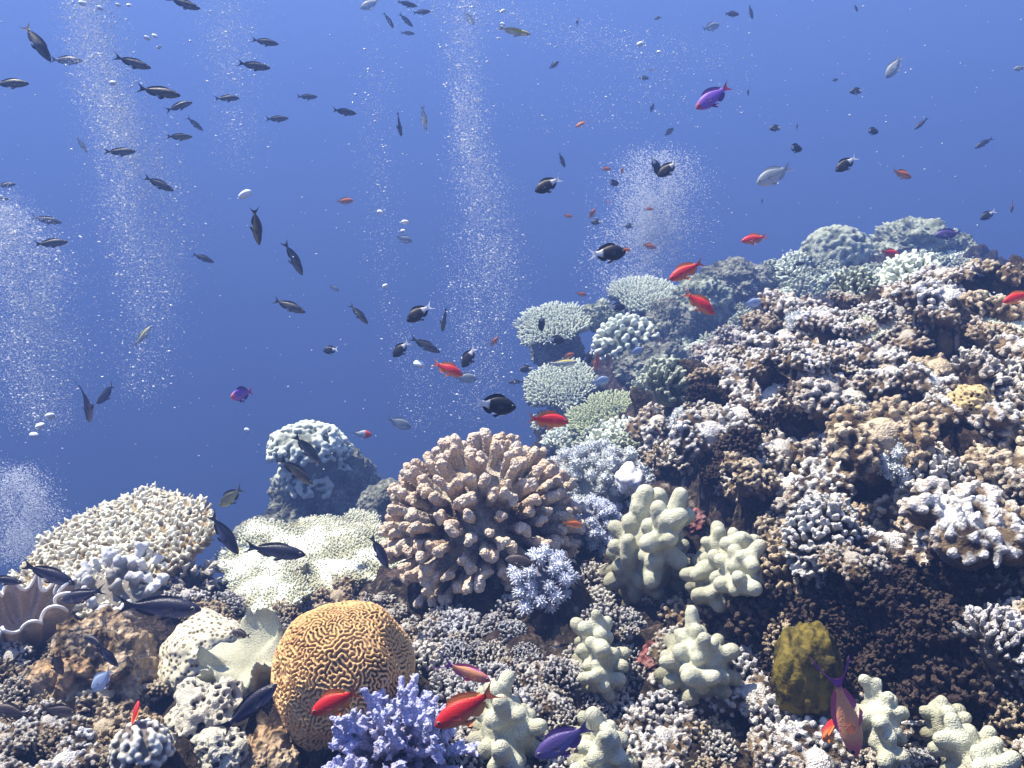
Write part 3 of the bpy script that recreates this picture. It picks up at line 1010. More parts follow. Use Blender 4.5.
    leather(600, 672, 1.3, [((-14, 0, -14), (6, 0, 14), 22, 20), ((-22, -4, -8), (-34, -10, 22), 12, 10), ((-12, 0, 4), (-16, -4, 50), 13, 10), ((10, 0, 10), (18, -4, 56), 13, 9), ((20, 0, 6), (36, -6, 38), 13, 9), ((10, -10, 0), (26, -18, 8), 12, 9), ((-34, -4, -20), (-44, -8, 4), 10, 8)],
            'cream finger leather coral left of the rounded stubby one, above the violet fish')
    leather(508, 738, 1.12, [((-4, 0, -22), (0, 0, 16), 30, 26), ((-12, -4, 6), (-24, -8, 38), 12, 9), ((2, 0, 14), (6, -2, 56), 13, 9), ((18, 0, 8), (40, -4, 28), 13, 9), ((-26, -6, -14), (-38, -14, 14), 12, 9), ((14, -12, 0), (24, -20, 18), 12, 8), ((-12, -14, -16), (-24, -20, -4), 11, 8)],
            'cream leather coral behind the tail of the big red fish')
    leather(604, 772, 1.07, [((-6, 0, -10), (4, 0, 12), 26, 24), ((6, 0, 10), (8, 0, 62), 17, 12), ((-12, 0, 4), (-18, -4, 44), 13, 10), ((24, 0, 4), (32, -4, 38), 13, 9), ((-30, -4, -4), (-42, -10, 14), 13, 10), ((14, -12, 4), (18, -20, 28), 13, 9), ((34, 0, -6), (52, -4, 12), 12, 9)],
            'cream leather coral with one tall blunt finger at the bottom edge')
    leather(878, 722, 1.0, [((0, 0, -10), (2, 0, 10), 20, 18), ((-10, 0, 4), (-20, -6, 30), 11, 8), ((10, 0, 4), (22, -8, 22), 12, 9), ((0, -8, 0), (6, -18, 8), 12, 9), ((20, 0, 0), (44, -8, 8), 11, 9)],
            'bluish cream leather coral stubs beside the streamer tailed orange fish')
    leather(975, 762, .96, [((-10, 0, -10), (20, 0, 10), 26, 26), ((-30, -6, -6), (-52, -14, 6), 20, 15), ((0, -10, 4), (-6, -20, 24), 18, 14), ((30, -4, 4), (36, -10, 40), 18, 14), ((50, 0, 0), (60, -6, 30), 18, 14)],
            'bright pale leather coral in the lower right corner')

    # violet branching coral
    d = 1.1
    place('branch_coral', branching(72, PX(84, d), .0050, 4, 11, .0015, zmin=.0), M_PURPLE, at(398, 765, d), nrm([-.12, -.55, .8]), 'violet blue branching coral between brain coral and red fish', 'coral')

    # left foreground
    geo = rock_lump(PX(62, 1.38), PX(58, 1.38), PX(66, 1.38), .2, 2.4, 6, 4, .14, 9)
    place('reef_boulder', geo, M_BOULDER, at(98, 688, 1.42), nrm([0, -.1, 1]), 'orange brown encrusted boulder with a pale blue fish in front', 'boulder')
    place('dome_coral', honeycomb(PX(46, 1.45), PX(42, 1.45), PX(38, 1.45), 125, .0015, 7, 2), M_DOME, at(205, 656, 1.45), nrm([-.1, -.3, 1]), 'smooth cream dome coral with fine pitted cells beside the brown boulder', 'coral')
    place('leather_coral', ruffled(PX(48, 1.33), 5, PX(17, 1.33), .020, seed=3, h=.045, cup=.6), M_CREAM, at(254, 684, 1.33), nrm([-.15, -.38, 1]), 'cream leather coral with a folded wavy rim left of the brain coral', 'soft coral', twist=.4)
    place('honeycomb_coral', honeycomb(PX(50, 1.2), PX(40, 1.2), PX(34, 1.2), 85, .007, 7, 7, .22), M_HONEY, at(206, 722, 1.22), nrm([-.2, -.35, 1]), 'white honeycomb coral full of dark holes, left of the dark blue fish', 'coral')
    place('honeycomb_coral', honeycomb(PX(26, 1.12), PX(24, 1.12), PX(20, 1.12), 92, .006, 7, 8, .22), M_HONEY, at(222, 752, 1.12), nrm([-.1, -.35, 1]), 'small lump of white honeycomb coral under the dark blue fish tail', 'coral')
    place('reef_boulder', rock_lump(PX(44, 1.12), PX(34, 1.12), PX(26, 1.12), .22, 2.6, 6, 71, .12, 10), M_BOULDER, at(262, 768, 1.14), nrm([0, -.2, 1]), 'low beige encrusted boulder at the bottom edge left of the brain coral', 'boulder')
    # beads
    k = 115
    D = fib_dirs(k, -.2, .08)
    R = PX(28, 1.1)
    V, F = join([spheres(D * R, .0046 * RNG.uniform(.8, 1.2, k), 2), spheres([[0, 0, 0]], R * .92, 3)])
    V, F = remesh(V, F, .0017, 1)
    place('bead_coral', (V, F, np.clip((np.linalg.norm(V, axis=1) / R - 1.0) / .12, 0, 1)), M_BEAD, at(142, 752, 1.1), nrm([0, -.3, 1]), 'grey white coral of tight round beads at the bottom left', 'coral')
    # ruffled coral at the left edge
    ruffle = bpy.data.objects.new('ruffled_coral', None)
    COL.objects.link(ruffle)
    ruffle.matrix_world = orient(at(22, 630, 1.55), nrm([.2, -.5, .9]), .3)
    tag(ruffle, 'pale ruffled coral with wavy white edges at the left edge', 'coral')
    s = PX(44, 1.6)
    th = np.linspace(0, 2 * math.pi, 240, endpoint=False)
    def rim(k, q, z):
        w = np.sin(13 * th + .8 * np.sin(3 * th))
        r = s * k * (1 + q * .20 * w)
        return np.stack([r * np.cos(th) * 1.05, r * np.sin(th) * .62, z * s + q * s * .20 * np.sin(13 * th + 1.2)], 1)
    prof = [(.35, 0, -.55), (.62, .3, -.2), (.82, .7, .25), (.95, 1, .62), (1.0, 1, .8), (.93, 1, .8), (.84, .8, .5), (.7, .5, .2), (.45, .2, .0), (.1, 0, -.05)]
    rows = [rim(*p) for p in prof]
    V = np.concatenate(rows)
    n = len(V)
    V = np.concatenate([V, [[0, 0, -.6 * s], [0, 0, -.05 * s]]])
    T = [(n, (j + 1) % 240, j) for j in range(240)] + [(n + 1, n - 240 + j, n - 240 + (j + 1) % 240) for j in range(240)]
    # outer shell, inner mantle and lip as three parts
    kk = 5
    Vs = np.concatenate([np.concatenate(rows[:kk]), [[0, 0, -.6 * s]]])
    add_part('cup', (Vs, [np.array([(len(Vs) - 1, (j + 1) % 240, j) for j in range(240)]), grid_faces(kk, 240, True)], np.full(len(Vs), .4)), M_BROWNUND, ruffle)
    Vm = np.concatenate([np.concatenate(rows[5:]), [[0, 0, -.05 * s]]])
    add_part('inner_face', (Vm, [np.array([(len(Vm) - 1, 4 * 240 + j, 4 * 240 + (j + 1) % 240) for j in range(240)]), grid_faces(5, 240, True)], np.clip(.3 + .2 * fbm(Vm, 60, 2, 1), 0, 1)), M_BROWNUND, ruffle)
    A = rim(.965, 1, .82)
    B = np.roll(A, -1, 0)
    Vl, Fl = capsules(A, B, s * .036, s * .036, 7, 1)
    add_part('rim', (Vl, Fl, np.ones(len(Vl))), M_BLEACH, ruffle)
    # olive sponge
    geo = rock_lump(PX(34, 1.2), PX(30, 1.2), PX(48, 1.2), .12, 2.5, 5, 12, .06, 8)
    place('sponge', geo, M_SPONGE, at(806, 672, 1.13), nrm([0, -.1, 1]), 'olive brown sponge tucked under the dark overhang', 'sponge')

    # far bommie on the left
    d = 4.3
    bom = bpy.data.objects.new('coral_pinnacle', None)
    COL.objects.link(bom)
    base = at(326, 562, d)
    bom.matrix_world = orient(base, Zv, 0, 1.2)
    tag(bom, 'blue hazed coral pinnacle rising beyond the pale plate coral', 'coral head')
    V, F, t = rock_lump(PX(46, d), PX(44, d), PX(62, d), .2, 2.2, 6, 21, .16, 9)
    V = V + np.array([0, 0, PX(36, d)])
    add_part('rock_column', (V, F, t), M_FARROCK, bom)
    for hx, hz, hr, k in ((22, 100, 32, 420), (-14, 86, 30, 360), (-40, 68, 20, 200), (-36, 36, 20, 160), (8, 70, 34, 420)):
        D = fib_dirs(k, -.15, .06)
        S = np.array([1.0, .95, .66])
        c = np.array([PX(hx, d), PX(-6, d), PX(hz, d)])
        R = PX(hr, d)
        L = 1 + .22 * fbm(D * 1.6 + hx, 1.0, 3, 5)
        Vn, Fn = join([spheres(c + D * R * S * L[:, None], PX(1.9, d) * RNG.uniform(.7, 1.5, k), 2), spheres([c], R * .9 * S[None], 4)])
        Vn, Fn = remesh(Vn, Fn, .0042, 1)
        add_part('coral_head', (Vn, Fn, np.clip((np.linalg.norm((Vn - c) / S, axis=1) / R - .9) / .2, 0, 1)), M_FARTABLE if k == 420 else M_FARNUB, bom)
    place('reef_boulder', rock_lump(PX(26, 3.5), PX(26, 3.5), PX(22, 3.5), .2, 2.2, 4, 31, .1, 8), M_FARROCK, at(385, 505, 3.4), Zv, 'low hazed coral boulder between the pinnacle and the cauliflower coral', 'boulder')
    place('reef_boulder', rock_lump(PX(26, 3.0), PX(26, 3.0), PX(18, 3.0), .2, 2.2, 4, 33, .1, 8), M_FARROCK, at(262, 535, 3.0), Zv, 'low pale boulder peeping over the left edge of the plate coral', 'boulder')

    # far reef tables and heads
    def far_table(px, py, d, w, h, n, mat, label, normal, seed, nub=None, group='table corals of the far reef'):
        nub = nub or PX(1.15, d)
        n = int(n * 1.7)
        place('table_coral', table_coral(PX(w, d), PX(h, d), n, nub, nub * 3.2, .9, nub * 4, -.02, .16, PX(24, d), 1, None, seed, 6, fringe=n // 4), mat, at(px, py, d), nrm(normal), label, 'coral', group)
    far_table(551, 321, 4.9, 37, 32, 340, M_FARTABLE, 'hazed table coral jutting out farthest left on the far reef', (-.25, -.5, .8), 41)
    far_table(648, 291, 5.3, 38, 34, 320, M_FARTABLE, 'highest hazed table coral of the far reef', (.05, -.42, .85), 42)
    far_table(560, 381, 4.5, 39, 34, 380, M_FARTABLE, 'hazed table coral low on the left flank of the far reef', (-.2, -.5, .8), 43)
    far_table(622, 411, 3.5, 50, 44, 620, M_GREENTABLE, 'greenish table coral lowest on the far reef', (-.1, -.42, .88), 44)
    d = 4.75
    D = fib_dirs(125, -.25, .06)
    R = PX(40, d)
    S = np.array([1, .85, .85])
    V, F = join([capsules(D * R * .75 * S, D * R * .98 * S, PX(2.9, d), PX(3.0, d), 8, 1), spheres([[0, 0, 0]], R * .80 * S[None], 3)])
    V, F = remesh(V, F, .0062, 1)
    place('dome_coral', (V, F, np.clip((np.linalg.norm(V / S, axis=1) / R - .84) / .16, 0, 1)), M_FARTABLE, at(627, 349, d), nrm([0, -.2, 1]), 'big rounded coral head of fat knobs amid the far tables', 'coral')
    D = fib_dirs(240, -.2, .06)
    d = 5.5
    R = PX(38, d)
    S = np.array([1.05, .9, .8])
    V, F = join([spheres(D * R * S, PX(3.0, d) * RNG.uniform(.8, 1.2, len(D)), 2), spheres([[0, 0, 0]], R * .97 * S[None], 3)])
    V, F = remesh(V, F, .009, 1)
    place('dome_coral', (V, F, np.clip((np.linalg.norm(V / S, axis=1) / R - .96) / .1, 0, 1)), M_FARNUB, at(836, 258, d), Zv, 'beaded coral dome on the skyline of the far reef', 'coral')
    for (px, py, w, h, dd, seed, lab) in [(912, 246, 44, 24, 5.6, 51, 'broad pale coral rock on the skyline above the right slope'), (955, 256, 26, 22, 5.6, 52, 'small coral rock at the right end of the skyline'), (878, 262, 30, 18, 5.4, 58, 'low coral rock between the beaded dome and the skyline rock'),
                                     (738, 282, 40, 20, 5.3, 53, 'greenish coral rock above the near slope left of the beaded dome'), (700, 305, 34, 26, 5.0, 54, 'greenish coral rock right of the fat knobbed head'),
                                     (668, 330, 30, 26, 4.9, 55, 'coral rock wedged beside the fat knobbed head'), (655, 372, 44, 26, 4.4, 56, 'shaded coral rock above the greenish table'), (556, 352, 30, 20, 5.05, 61, 'shaded coral rock below the farthest left table'), (585, 402, 34, 22, 4.7, 62, 'shaded coral rock under the low left far table'), (602, 318, 22, 16, 5.0, 57, 'small round coral rock between the two upper tables')]:
        V, F, t = rock_lump(PX(w, dd), PX(w * .8, dd), PX(h, dd), .22, 2.4, 6, seed, .20, 11)
        place('coral_rock', (V, F, t), M_FARNUB if seed in (51, 52, 54, 57, 58) else M_FARROCK, at(px, py, dd), nrm([0, -.2, 1]), lab, 'coral rock', 'coral rocks of the far reef')
big_corals()

# ------------------------------------------------------------------ small colonies that crust the reef
def inside(poly, x, y):
    c = False
    j = len(poly) - 1
    for i in range(len(poly)):
        xi, yi = poly[i]
        xj, yj = poly[j]
        if (yi > y) != (yj > y) and x < (xj - xi) * (y - yi) / (yj - yi) + xi:
            c = not c
        j = i
    return c

WORDS = {'pale_crust_coral': 'pale', 'tan_crust_coral': 'tan', 'pale_knobbly_coral': 'pale', 'bluish_white_knobbly_coral': 'bluish white', 'brown_knobbly_coral': 'brown', 'far_knobbly_coral': 'greenish', 'far_table_coral': 'pale green', 'shade_toned_knobs': 'dark'}
LEDGE = {'knobbly coral clumps of the right slope': '%s ledge of crusting coral on the sunny right slope', 'knobbly coral clumps of the lower right': 'small %s ledge of crusting coral low on the dark lower right slope',
         'coral clumps behind the brain coral': 'small %s ledge of crusting coral between plate coral and brain coral', 'brown coral clumps of the bottom left': '%s ledge of crusting coral in the shaded bottom left corner',
         'bluish knobbly clumps of the middle': 'small %s ledge of crusting coral among the leather corals in the middle'}

def crusts():
    rng = np.random.default_rng(23)
    geos = []
    for k in range(8):
        geos.append(floret_cushion(.065, int(rng.integers(84, 112)), rng.uniform(.0050, .0060), rng.uniform(.35, .75), .0020, rng, 4))
    for k in range(4):
        geos.append(floret_cushion(.065, int(rng.integers(120, 140)), .0046, rng.uniform(.35, .65), .0019, rng, 4))
    n_fl = len(geos)
    for k in range(10):
        geos.append(shelf_pad(.065, int(rng.integers(9, 18)), rng.uniform(85, 115), rng.uniform(.0050, .0068), .0021, rng))
    meshes = [mesh_data('knobbly_coral', V, F, {'tip': t}) for V, F, t in geos]
    for m in meshes:
        m.materials.append(M_WHITEBR)
    gaps = GAPS
    zones = [
        ([(645, 450), (678, 402), (705, 362), (738, 335), (770, 316), (860, 300), (960, 282), (1090, 256), (1090, 590), (960, 590), (860, 560), (770, 520), (690, 470)],   .043, (.045, .09), 235,
         '{c} knobbly coral clump between crusting ledges of the sunny right slope', 'knobbly coral clumps of the right slope', [M_WHITEBR, M_WHITEBR, M_WHITEBR, M_BROWNKN]),
        ([(770, 520), (860, 560), (960, 590), (1090, 590), (1090, 800), (640, 800), (640, 700), (690, 620)], .040, (.026, .055), 50,
         'small {c} knobbly coral clump low on the dark lower right slope', 'knobbly coral clumps of the lower right', [M_BLUEWH, M_WHITEBR, M_BROWNKN]),
        ([(430, 600), (520, 560), (640, 590), (640, 800), (480, 800), (420, 680)], .030, (.022, .044), 58,
         '{c} knobbly coral clump between the leather corals in the middle', 'bluish knobbly clumps of the middle', [M_BLUEWH, M_BLUEWH, M_WHITEBR]),
        ([(170, 600), (270, 610), (330, 600), (420, 590), (430, 640), (290, 640), (240, 640), (170, 630)], .034, (.022, .045), 26,
         'small {c} knobbly coral clump between plate coral and brain coral', 'coral clumps behind the brain coral', [M_WHITEBR, M_BROWNKN, M_BLUEWH]),
        ([(-20, 660), (60, 640), (170, 690), (110, 790), (-20, 790)],   .04, (.024, .05), 26,
         '{c} knobbly coral clump in the shaded bottom left corner', 'brown coral clumps of the bottom left', [M_BROWNKN, M_BROWNKN, M_WHITEBR]),
        ([(560, 440), (640, 440), (640, 470), (560, 480)], .04, (.03, .05), 8,
         '{c} knobbly coral clump behind the grey white soft coral', 'coral clumps behind the soft coral', [M_WHITEBR, M_FARNUB]),
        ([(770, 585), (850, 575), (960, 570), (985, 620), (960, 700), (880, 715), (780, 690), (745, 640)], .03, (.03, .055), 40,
         'knobbly growth coloured near black as painted shade inside the hollow', 'dark growth toned for the shade of the hollow', [M_SHADEKN]),
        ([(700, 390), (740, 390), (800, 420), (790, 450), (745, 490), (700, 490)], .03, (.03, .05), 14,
         'knobbly growth coloured near black as painted shade in the cleft at the left of the slope', 'dark growth toned for the shade of the cleft', [M_SHADEKN]),
        ([(1070, 300), (1330, 250), (1400, 640), (1330, 800), (1080, 800)], .04, (.05, .09), 44,
         '{c} knobbly coral clump past the right end of the slope', 'knobbly coral clumps of the right slope', [M_WHITEBR]),
        ([(590, 305), (640, 282), (700, 272), (780, 264), (860, 272), (960, 262), (990, 268), (860, 290), (760, 304), (728, 340), (690, 370), (650, 420), (640, 450), (560, 452), (540, 425), (575, 400)], .1, (.06, .11), 70,
         'hazed {c} knobbly coral clump on the far reef', 'knobbly coral clumps of the far reef', [M_FARNUB, M_FARNUB, M_FARTABLE]),
    ]
    total = 0
    first = {}
    for poly, spacing, (s0, s1), limit, label, group, mats in zones:
        pads = {'knobbly coral clumps of the right slope': .86, 'knobbly coral clumps of the lower right': .6, 'coral clumps behind the brain coral': .5, 'brown coral clumps of the bottom left': .5, 'bluish knobbly clumps of the middle': .25}.get(group, 0)
        got = []
        xs, ys = [p[0] for p in poly], [p[1] for p in poly]
        for t in range(limit * 60):
            if len(got) >= limit: break
            px, py = rng.uniform(min(xs), max(xs)), rng.uniform(min(ys), max(ys))
            if not inside(poly, px, py): continue
            if 'dark growth' not in group and any(((px - a) / c) ** 2 + ((py - b) / e) ** 2 < (1.35 if py > 540 else 1.15) for a, b, c, e in gaps) and rng.random() < .97: continue
            if 'far reef' in group and any(((px - a) / c) ** 2 + ((py - b) / e) ** 2 < 1 for a, b, c, e in ((627, 349, 44, 36), (555, 330, 44, 30), (648, 293, 42, 24), (560, 384, 44, 26), (622, 410, 54, 28))): continue
            h = hit(px, py)
            if h is None: continue
            P, n = h
            s = rng.uniform(s0, s1)
            if any(np.linalg.norm(P - q) < .6 * (s + r) for q, r in got): continue
            got.append((P, s))
            pad = rng.random() < pads
            k = int(rng.integers(n_fl, len(meshes))) if pad else int(rng.integers(0, n_fl))
            if pad:
                nn = nrm(n * .22 + Zv * .8 + TOCAM * .12 + rng.normal(0, .08, 3))
                M = orient(P + n * s * .38, nn, rng.uniform(0, 6.28), s / .065)
            else:
                nn = nrm(n * .55 + Zv * .6 + TOCAM * .15 + rng.normal(0, .12, 3))
                M = orient(P + nn * s * .12, nn, rng.uniform(0, 6.28), s / .065)
            o = bpy.data.objects.new('ledge_coral' if pad else 'shade_toned_growth' if 'dark' in group else 'knobbly_coral', meshes[k])
            COL.objects.link(o)
            o.matrix_world = M
            o.material_slots[0].link = 'OBJECT'
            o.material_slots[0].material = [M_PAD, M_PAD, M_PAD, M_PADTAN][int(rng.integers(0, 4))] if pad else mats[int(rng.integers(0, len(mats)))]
            cw = WORDS[o.material_slots[0].material.name]
            if pad:
                tag(o, LEDGE[group] % cw, 'coral', 'crusting ' + group.replace('knobbly ', '').replace('clumps', 'ledges') + ', ' + cw)
            else:
                tag(o, label.format(c=cw), 'growth' if 'dark growth' in group else 'coral', group + ', ' + cw)
            total += 1
        print('crust', group, len(got))

crusts()

def slope_species():
    """other kinds that break up the knobbly slope"""
    rng = np.random.default_rng(5)
    bush = branching(30, .05, .0034, 4, 5, .0022, rng, 0.0)
    dome = honeycomb(.045, .04, .034, 120, .003, 6, 15, .2)
    soft = fluffy(30, .05, .009, 34, .004, .0014, .6, rng)
    plate = table_coral(.07, .06, 420, .0022, .006, .6, .010, .0, .3, .05, 1, None, 77, 5, fringe=120)
    crust = rock_lump(.05, .045, .02, .25, 2.6, 5, 88, .1, 8)
    m_red = coral_mat('dull_red_crust', (.05, .012, .012), (.30, .10, .09), (.36, .2, .17), 30, .6, 120, .8, .004, .9, .2, .9)
    m_och = coral_mat('ochre_dome_coral', (.06, .04, .015), (.52, .40, .20), None, 9, .4, 320, .4, .002, .8, .2, .8)
    spec = [
        ('bush_coral', bush, M_BROWNKN, 'coral', [(742, 372, 1.0, 'small brown bush coral near the left crest of the right slope'), (905, 312, 1.1, 'small brown bush coral high on the right slope'), (668, 470, .9, 'small brown bush coral above the tallest leather coral'), (985, 610, .8, 'small brown bush coral at the right edge of the dark hollow')]),
        ('dome_coral', dome, m_och, 'coral', [(965, 420, .8, 'ochre pitted dome coral near the right edge of the slope')]),
        ('soft_coral', soft, M_FLUFF, 'soft coral', [(800, 340, 1.0, 'grey white soft coral patch on the upper right slope'), (900, 470, .9, 'grey white soft coral patch in the middle of the right slope'), (690, 430, .8, 'grey white soft coral patch at the left foot of the right slope')]),
        ('plate_coral', plate, M_PLATE, 'coral', [(880, 345, 1.0, 'small pale plate coral on the upper right slope'), (1000, 330, 1.0, 'small pale plate coral at the right edge of the slope')]),
        ('red_crust', crust, m_red, 'crust', [(690, 520, .55, 'dull red crust between the upper two leather corals'), (655, 655, .5, 'dull red crust left of the rounded leather coral')]),
    ]
    for name, geo, mat, cat, spots in spec:
        V, F, t = geo
        me = mesh_data(name, V, F, {'tip': t})
        me.materials.append(mat)
        for px, py, s, lab in spots:
            P, n = hit(px, py)
            o = bpy.data.objects.new(name, me)
            COL.objects.link(o)
            nn = nrm(n * .5 + Zv * .6 + TOCAM * .25)
            o.matrix_world = orient(P + nn * (.035 if name != 'red_crust' else .0), nn, rng.uniform(0, 6.28), s)
            tag(o, lab, cat)
slope_species()

# ------------------------------------------------------------------ fish (local frame: nose along +X, back along +Z, length 1)
def fish_material(name, rough=.42):
    m, nt, b = mat_new(name)
    a = N(nt, 'ShaderNodeAttribute', attribute_name='pigment')
    tc = N(nt, 'ShaderNodeTexCoord')
    v = N(nt, 'ShaderNodeTexVoronoi', i_Scale=55.0)
    nt.links.new(tc.outputs['Object'], v.inputs['Vector'])
    c = mixc(nt, .18, a.outputs['Color'], ramp(nt, v.outputs[0], [(.1, (1, 1, 1)), (.8, (.45, .45, .45))]), 'MULTIPLY')
    bp = N(nt, 'ShaderNodeBump', i_Strength=.25, i_Distance=.002)
    nt.links.new(v.outputs[0], bp.inputs['Height'])
    nt.links.new(bp.outputs[0], b.inputs['Normal'])
    nt.links.new(c, b.inputs['Base Color'])
    b.inputs['Roughness'].default_value = rough
    b.inputs['Specular IOR Level'].default_value = .35
    return m
M_FISH = fish_material('fish_skin')
M_FIN = fish_material('fish_fin', .5)
M_PECT = fish_material('clear_fin', .5)
M_PECT.node_tree.nodes['Principled BSDF'].inputs['Alpha'].default_value = .45
M_FIN.node_tree.nodes['Principled BSDF'].inputs['Alpha'].default_value = .88

def smoothstep(a, b, x):
    t = np.clip((x - a) / (b - a), 0, 1)
    return t * t * (3 - 2 * t)

def mix3(a, b, t):
    return np.asarray(a)[None] * (1 - t[:, None]) + np.asarray(b)[None] * t[:, None]

def c_slim(x, z):
    c = mix3((.15, .16, .16), (.030, .033, .042), smoothstep(-.5, .25, z))
    return c
def c_slimgold(x, z):
    return mix3((.30, .25, .13), (.034, .034, .034), smoothstep(-.35, .2, z))
def c_violetdark(x, z):
    return mix3((.14, .14, .24), (.018, .017, .038), smoothstep(-.6, .1, z))
def c_bicolor(x, z):
    return mix3((.012, .010, .013), (.80, .80, .80), smoothstep(-.11, -.17, x))
def c_anthias(x, z):
    c = mix3((.85, .30, .10), (.72, .022, .022), smoothstep(-.75, -.15, z))
    return c * (1 - .0 * x[:, None])
def c_orange(x, z):
    return mix3((.80, .40, .16), (.66, .15, .035), smoothstep(-.6, .1, z))
def c_purple(x, z):
    c = mix3((.30, .13, .62), (.16, .05, .42), smoothstep(-.3, .6, z))
    c = c * (1 - smoothstep(.30, .46, x)[:, None]) + np.array([[.62, .09, .17]]) * smoothstep(.30, .46, x)[:, None]
    t = smoothstep(-.28, -.40, x)[:, None]
    return c * (1 - t) + np.array([[.60, .05, .10]]) * t
def c_violet(x, z):
    c = mix3((.20, .17, .40), (.075, .05, .20), smoothstep(-.5, .4, z))
    return c
def c_royal(x, z):
    c = mix3((.96, .42, .19), (.40, .08, .40), smoothstep(.7, 1.0, z))
    t = smoothstep(.22, .42, x)[:, None]
    c = c * (1 - t) + np.array([[.78, .16, .20]]) * t
    t = smoothstep(-.26, -.36, x)[:, None]
    return c * (1 - t) + np.array([[.30, .07, .34]]) * t
def c_pale(x, z):
    return mix3((.55, .60, .60), (.24, .28, .32), smoothstep(-.6, .4, z))
def c_paleblue(x, z):
    return mix3((.50, .60, .78), (.30, .40, .58), smoothstep(-.6, .4, z))
def c_striped(x, z):
    s = smoothstep(.12, .02, np.abs(z - .12))
    c = mix3((.75, .78, .74), (.62, .55, .10), smoothstep(.2, .5, z))
    return c * (1 - s[:, None]) + np.array([[.02, .02, .025]]) * s[:, None]
def c_redhead(x, z):
    return mix3((.55, .60, .66), (.80, .07, .035), smoothstep(.12, .2, x))
def c_olive(x, z):
    return mix3((.30, .32, .18), (.045, .048, .035), smoothstep(-.5, .4, z))
def c_brown(x, z):
    return mix3((.16, .13, .11), (.055, .04, .04), smoothstep(-.5, .4, z))

KINDS = {   # half height, half width, fork, tail height, dorsal height, streamer, pigment, fin tint, tail tint
    'slim': (.118, .075, .12, .14, .035, 0, c_slim, (.03, .03, .036), (.03, .03, .036)),
    'slimgold': (.115, .075, .12, .14, .035, 0, c_slimgold, (.03, .03, .03), (.04, .035, .03)),
    'violetdark': (.122, .08, .15, .14, .03, 0, c_violetdark, (.015, .014, .03), (.015, .014, .03)),
    'bicolor': (.215, .085, .12, .17, .07, 0, c_bicolor, (.012, .010, .013), (.95, .96, .98)),
    'anthias': (.165, .075, .17, .19, .075, .03, c_anthias, (.85, .25, .06), (.80, .16, .05)),
    'orange': (.165, .075, .15, .18, .075, .02, c_orange, (.75, .36, .10), (.75, .36, .12)),
    'purple': (.185, .08, .15, .19, .085, .02, c_purple, (.12, .04, .26), (.62, .05, .12)),
    'violet': (.165, .08, .18, .17, .07, .06, c_violet, (.10, .05, .22), (.14, .08, .24)),
    'royal': (.118, .075, .22, .19, .04, .10, c_royal, (.72, .16, .30), (.36, .10, .42)),
    'pale': (.20, .075, .12, .16, .06, 0, c_pale, (.40, .44, .46), (.45, .50, .50)),
    'paleblue': (.22, .075, .10, .15, .06, 0, c_paleblue, (.40, .48, .62), (.42, .50, .62)),
    'striped': (.095, .065, .09, .11, .04, 0, c_striped, (.55, .55, .40), (.60, .58, .35)),
    'redhead': (.20, .08, .10, .15, .06, 0, c_redhead, (.5, .55, .6), (.5, .55, .6)),
    'olive': (.175, .08, .14, .18, .07, 0, c_olive, (.04, .042, .03), (.05, .05, .04)),
    'brown': (.17, .08, .12, .15, .06, 0, c_brown, (.06, .045, .04), (.07, .05, .05)),
}

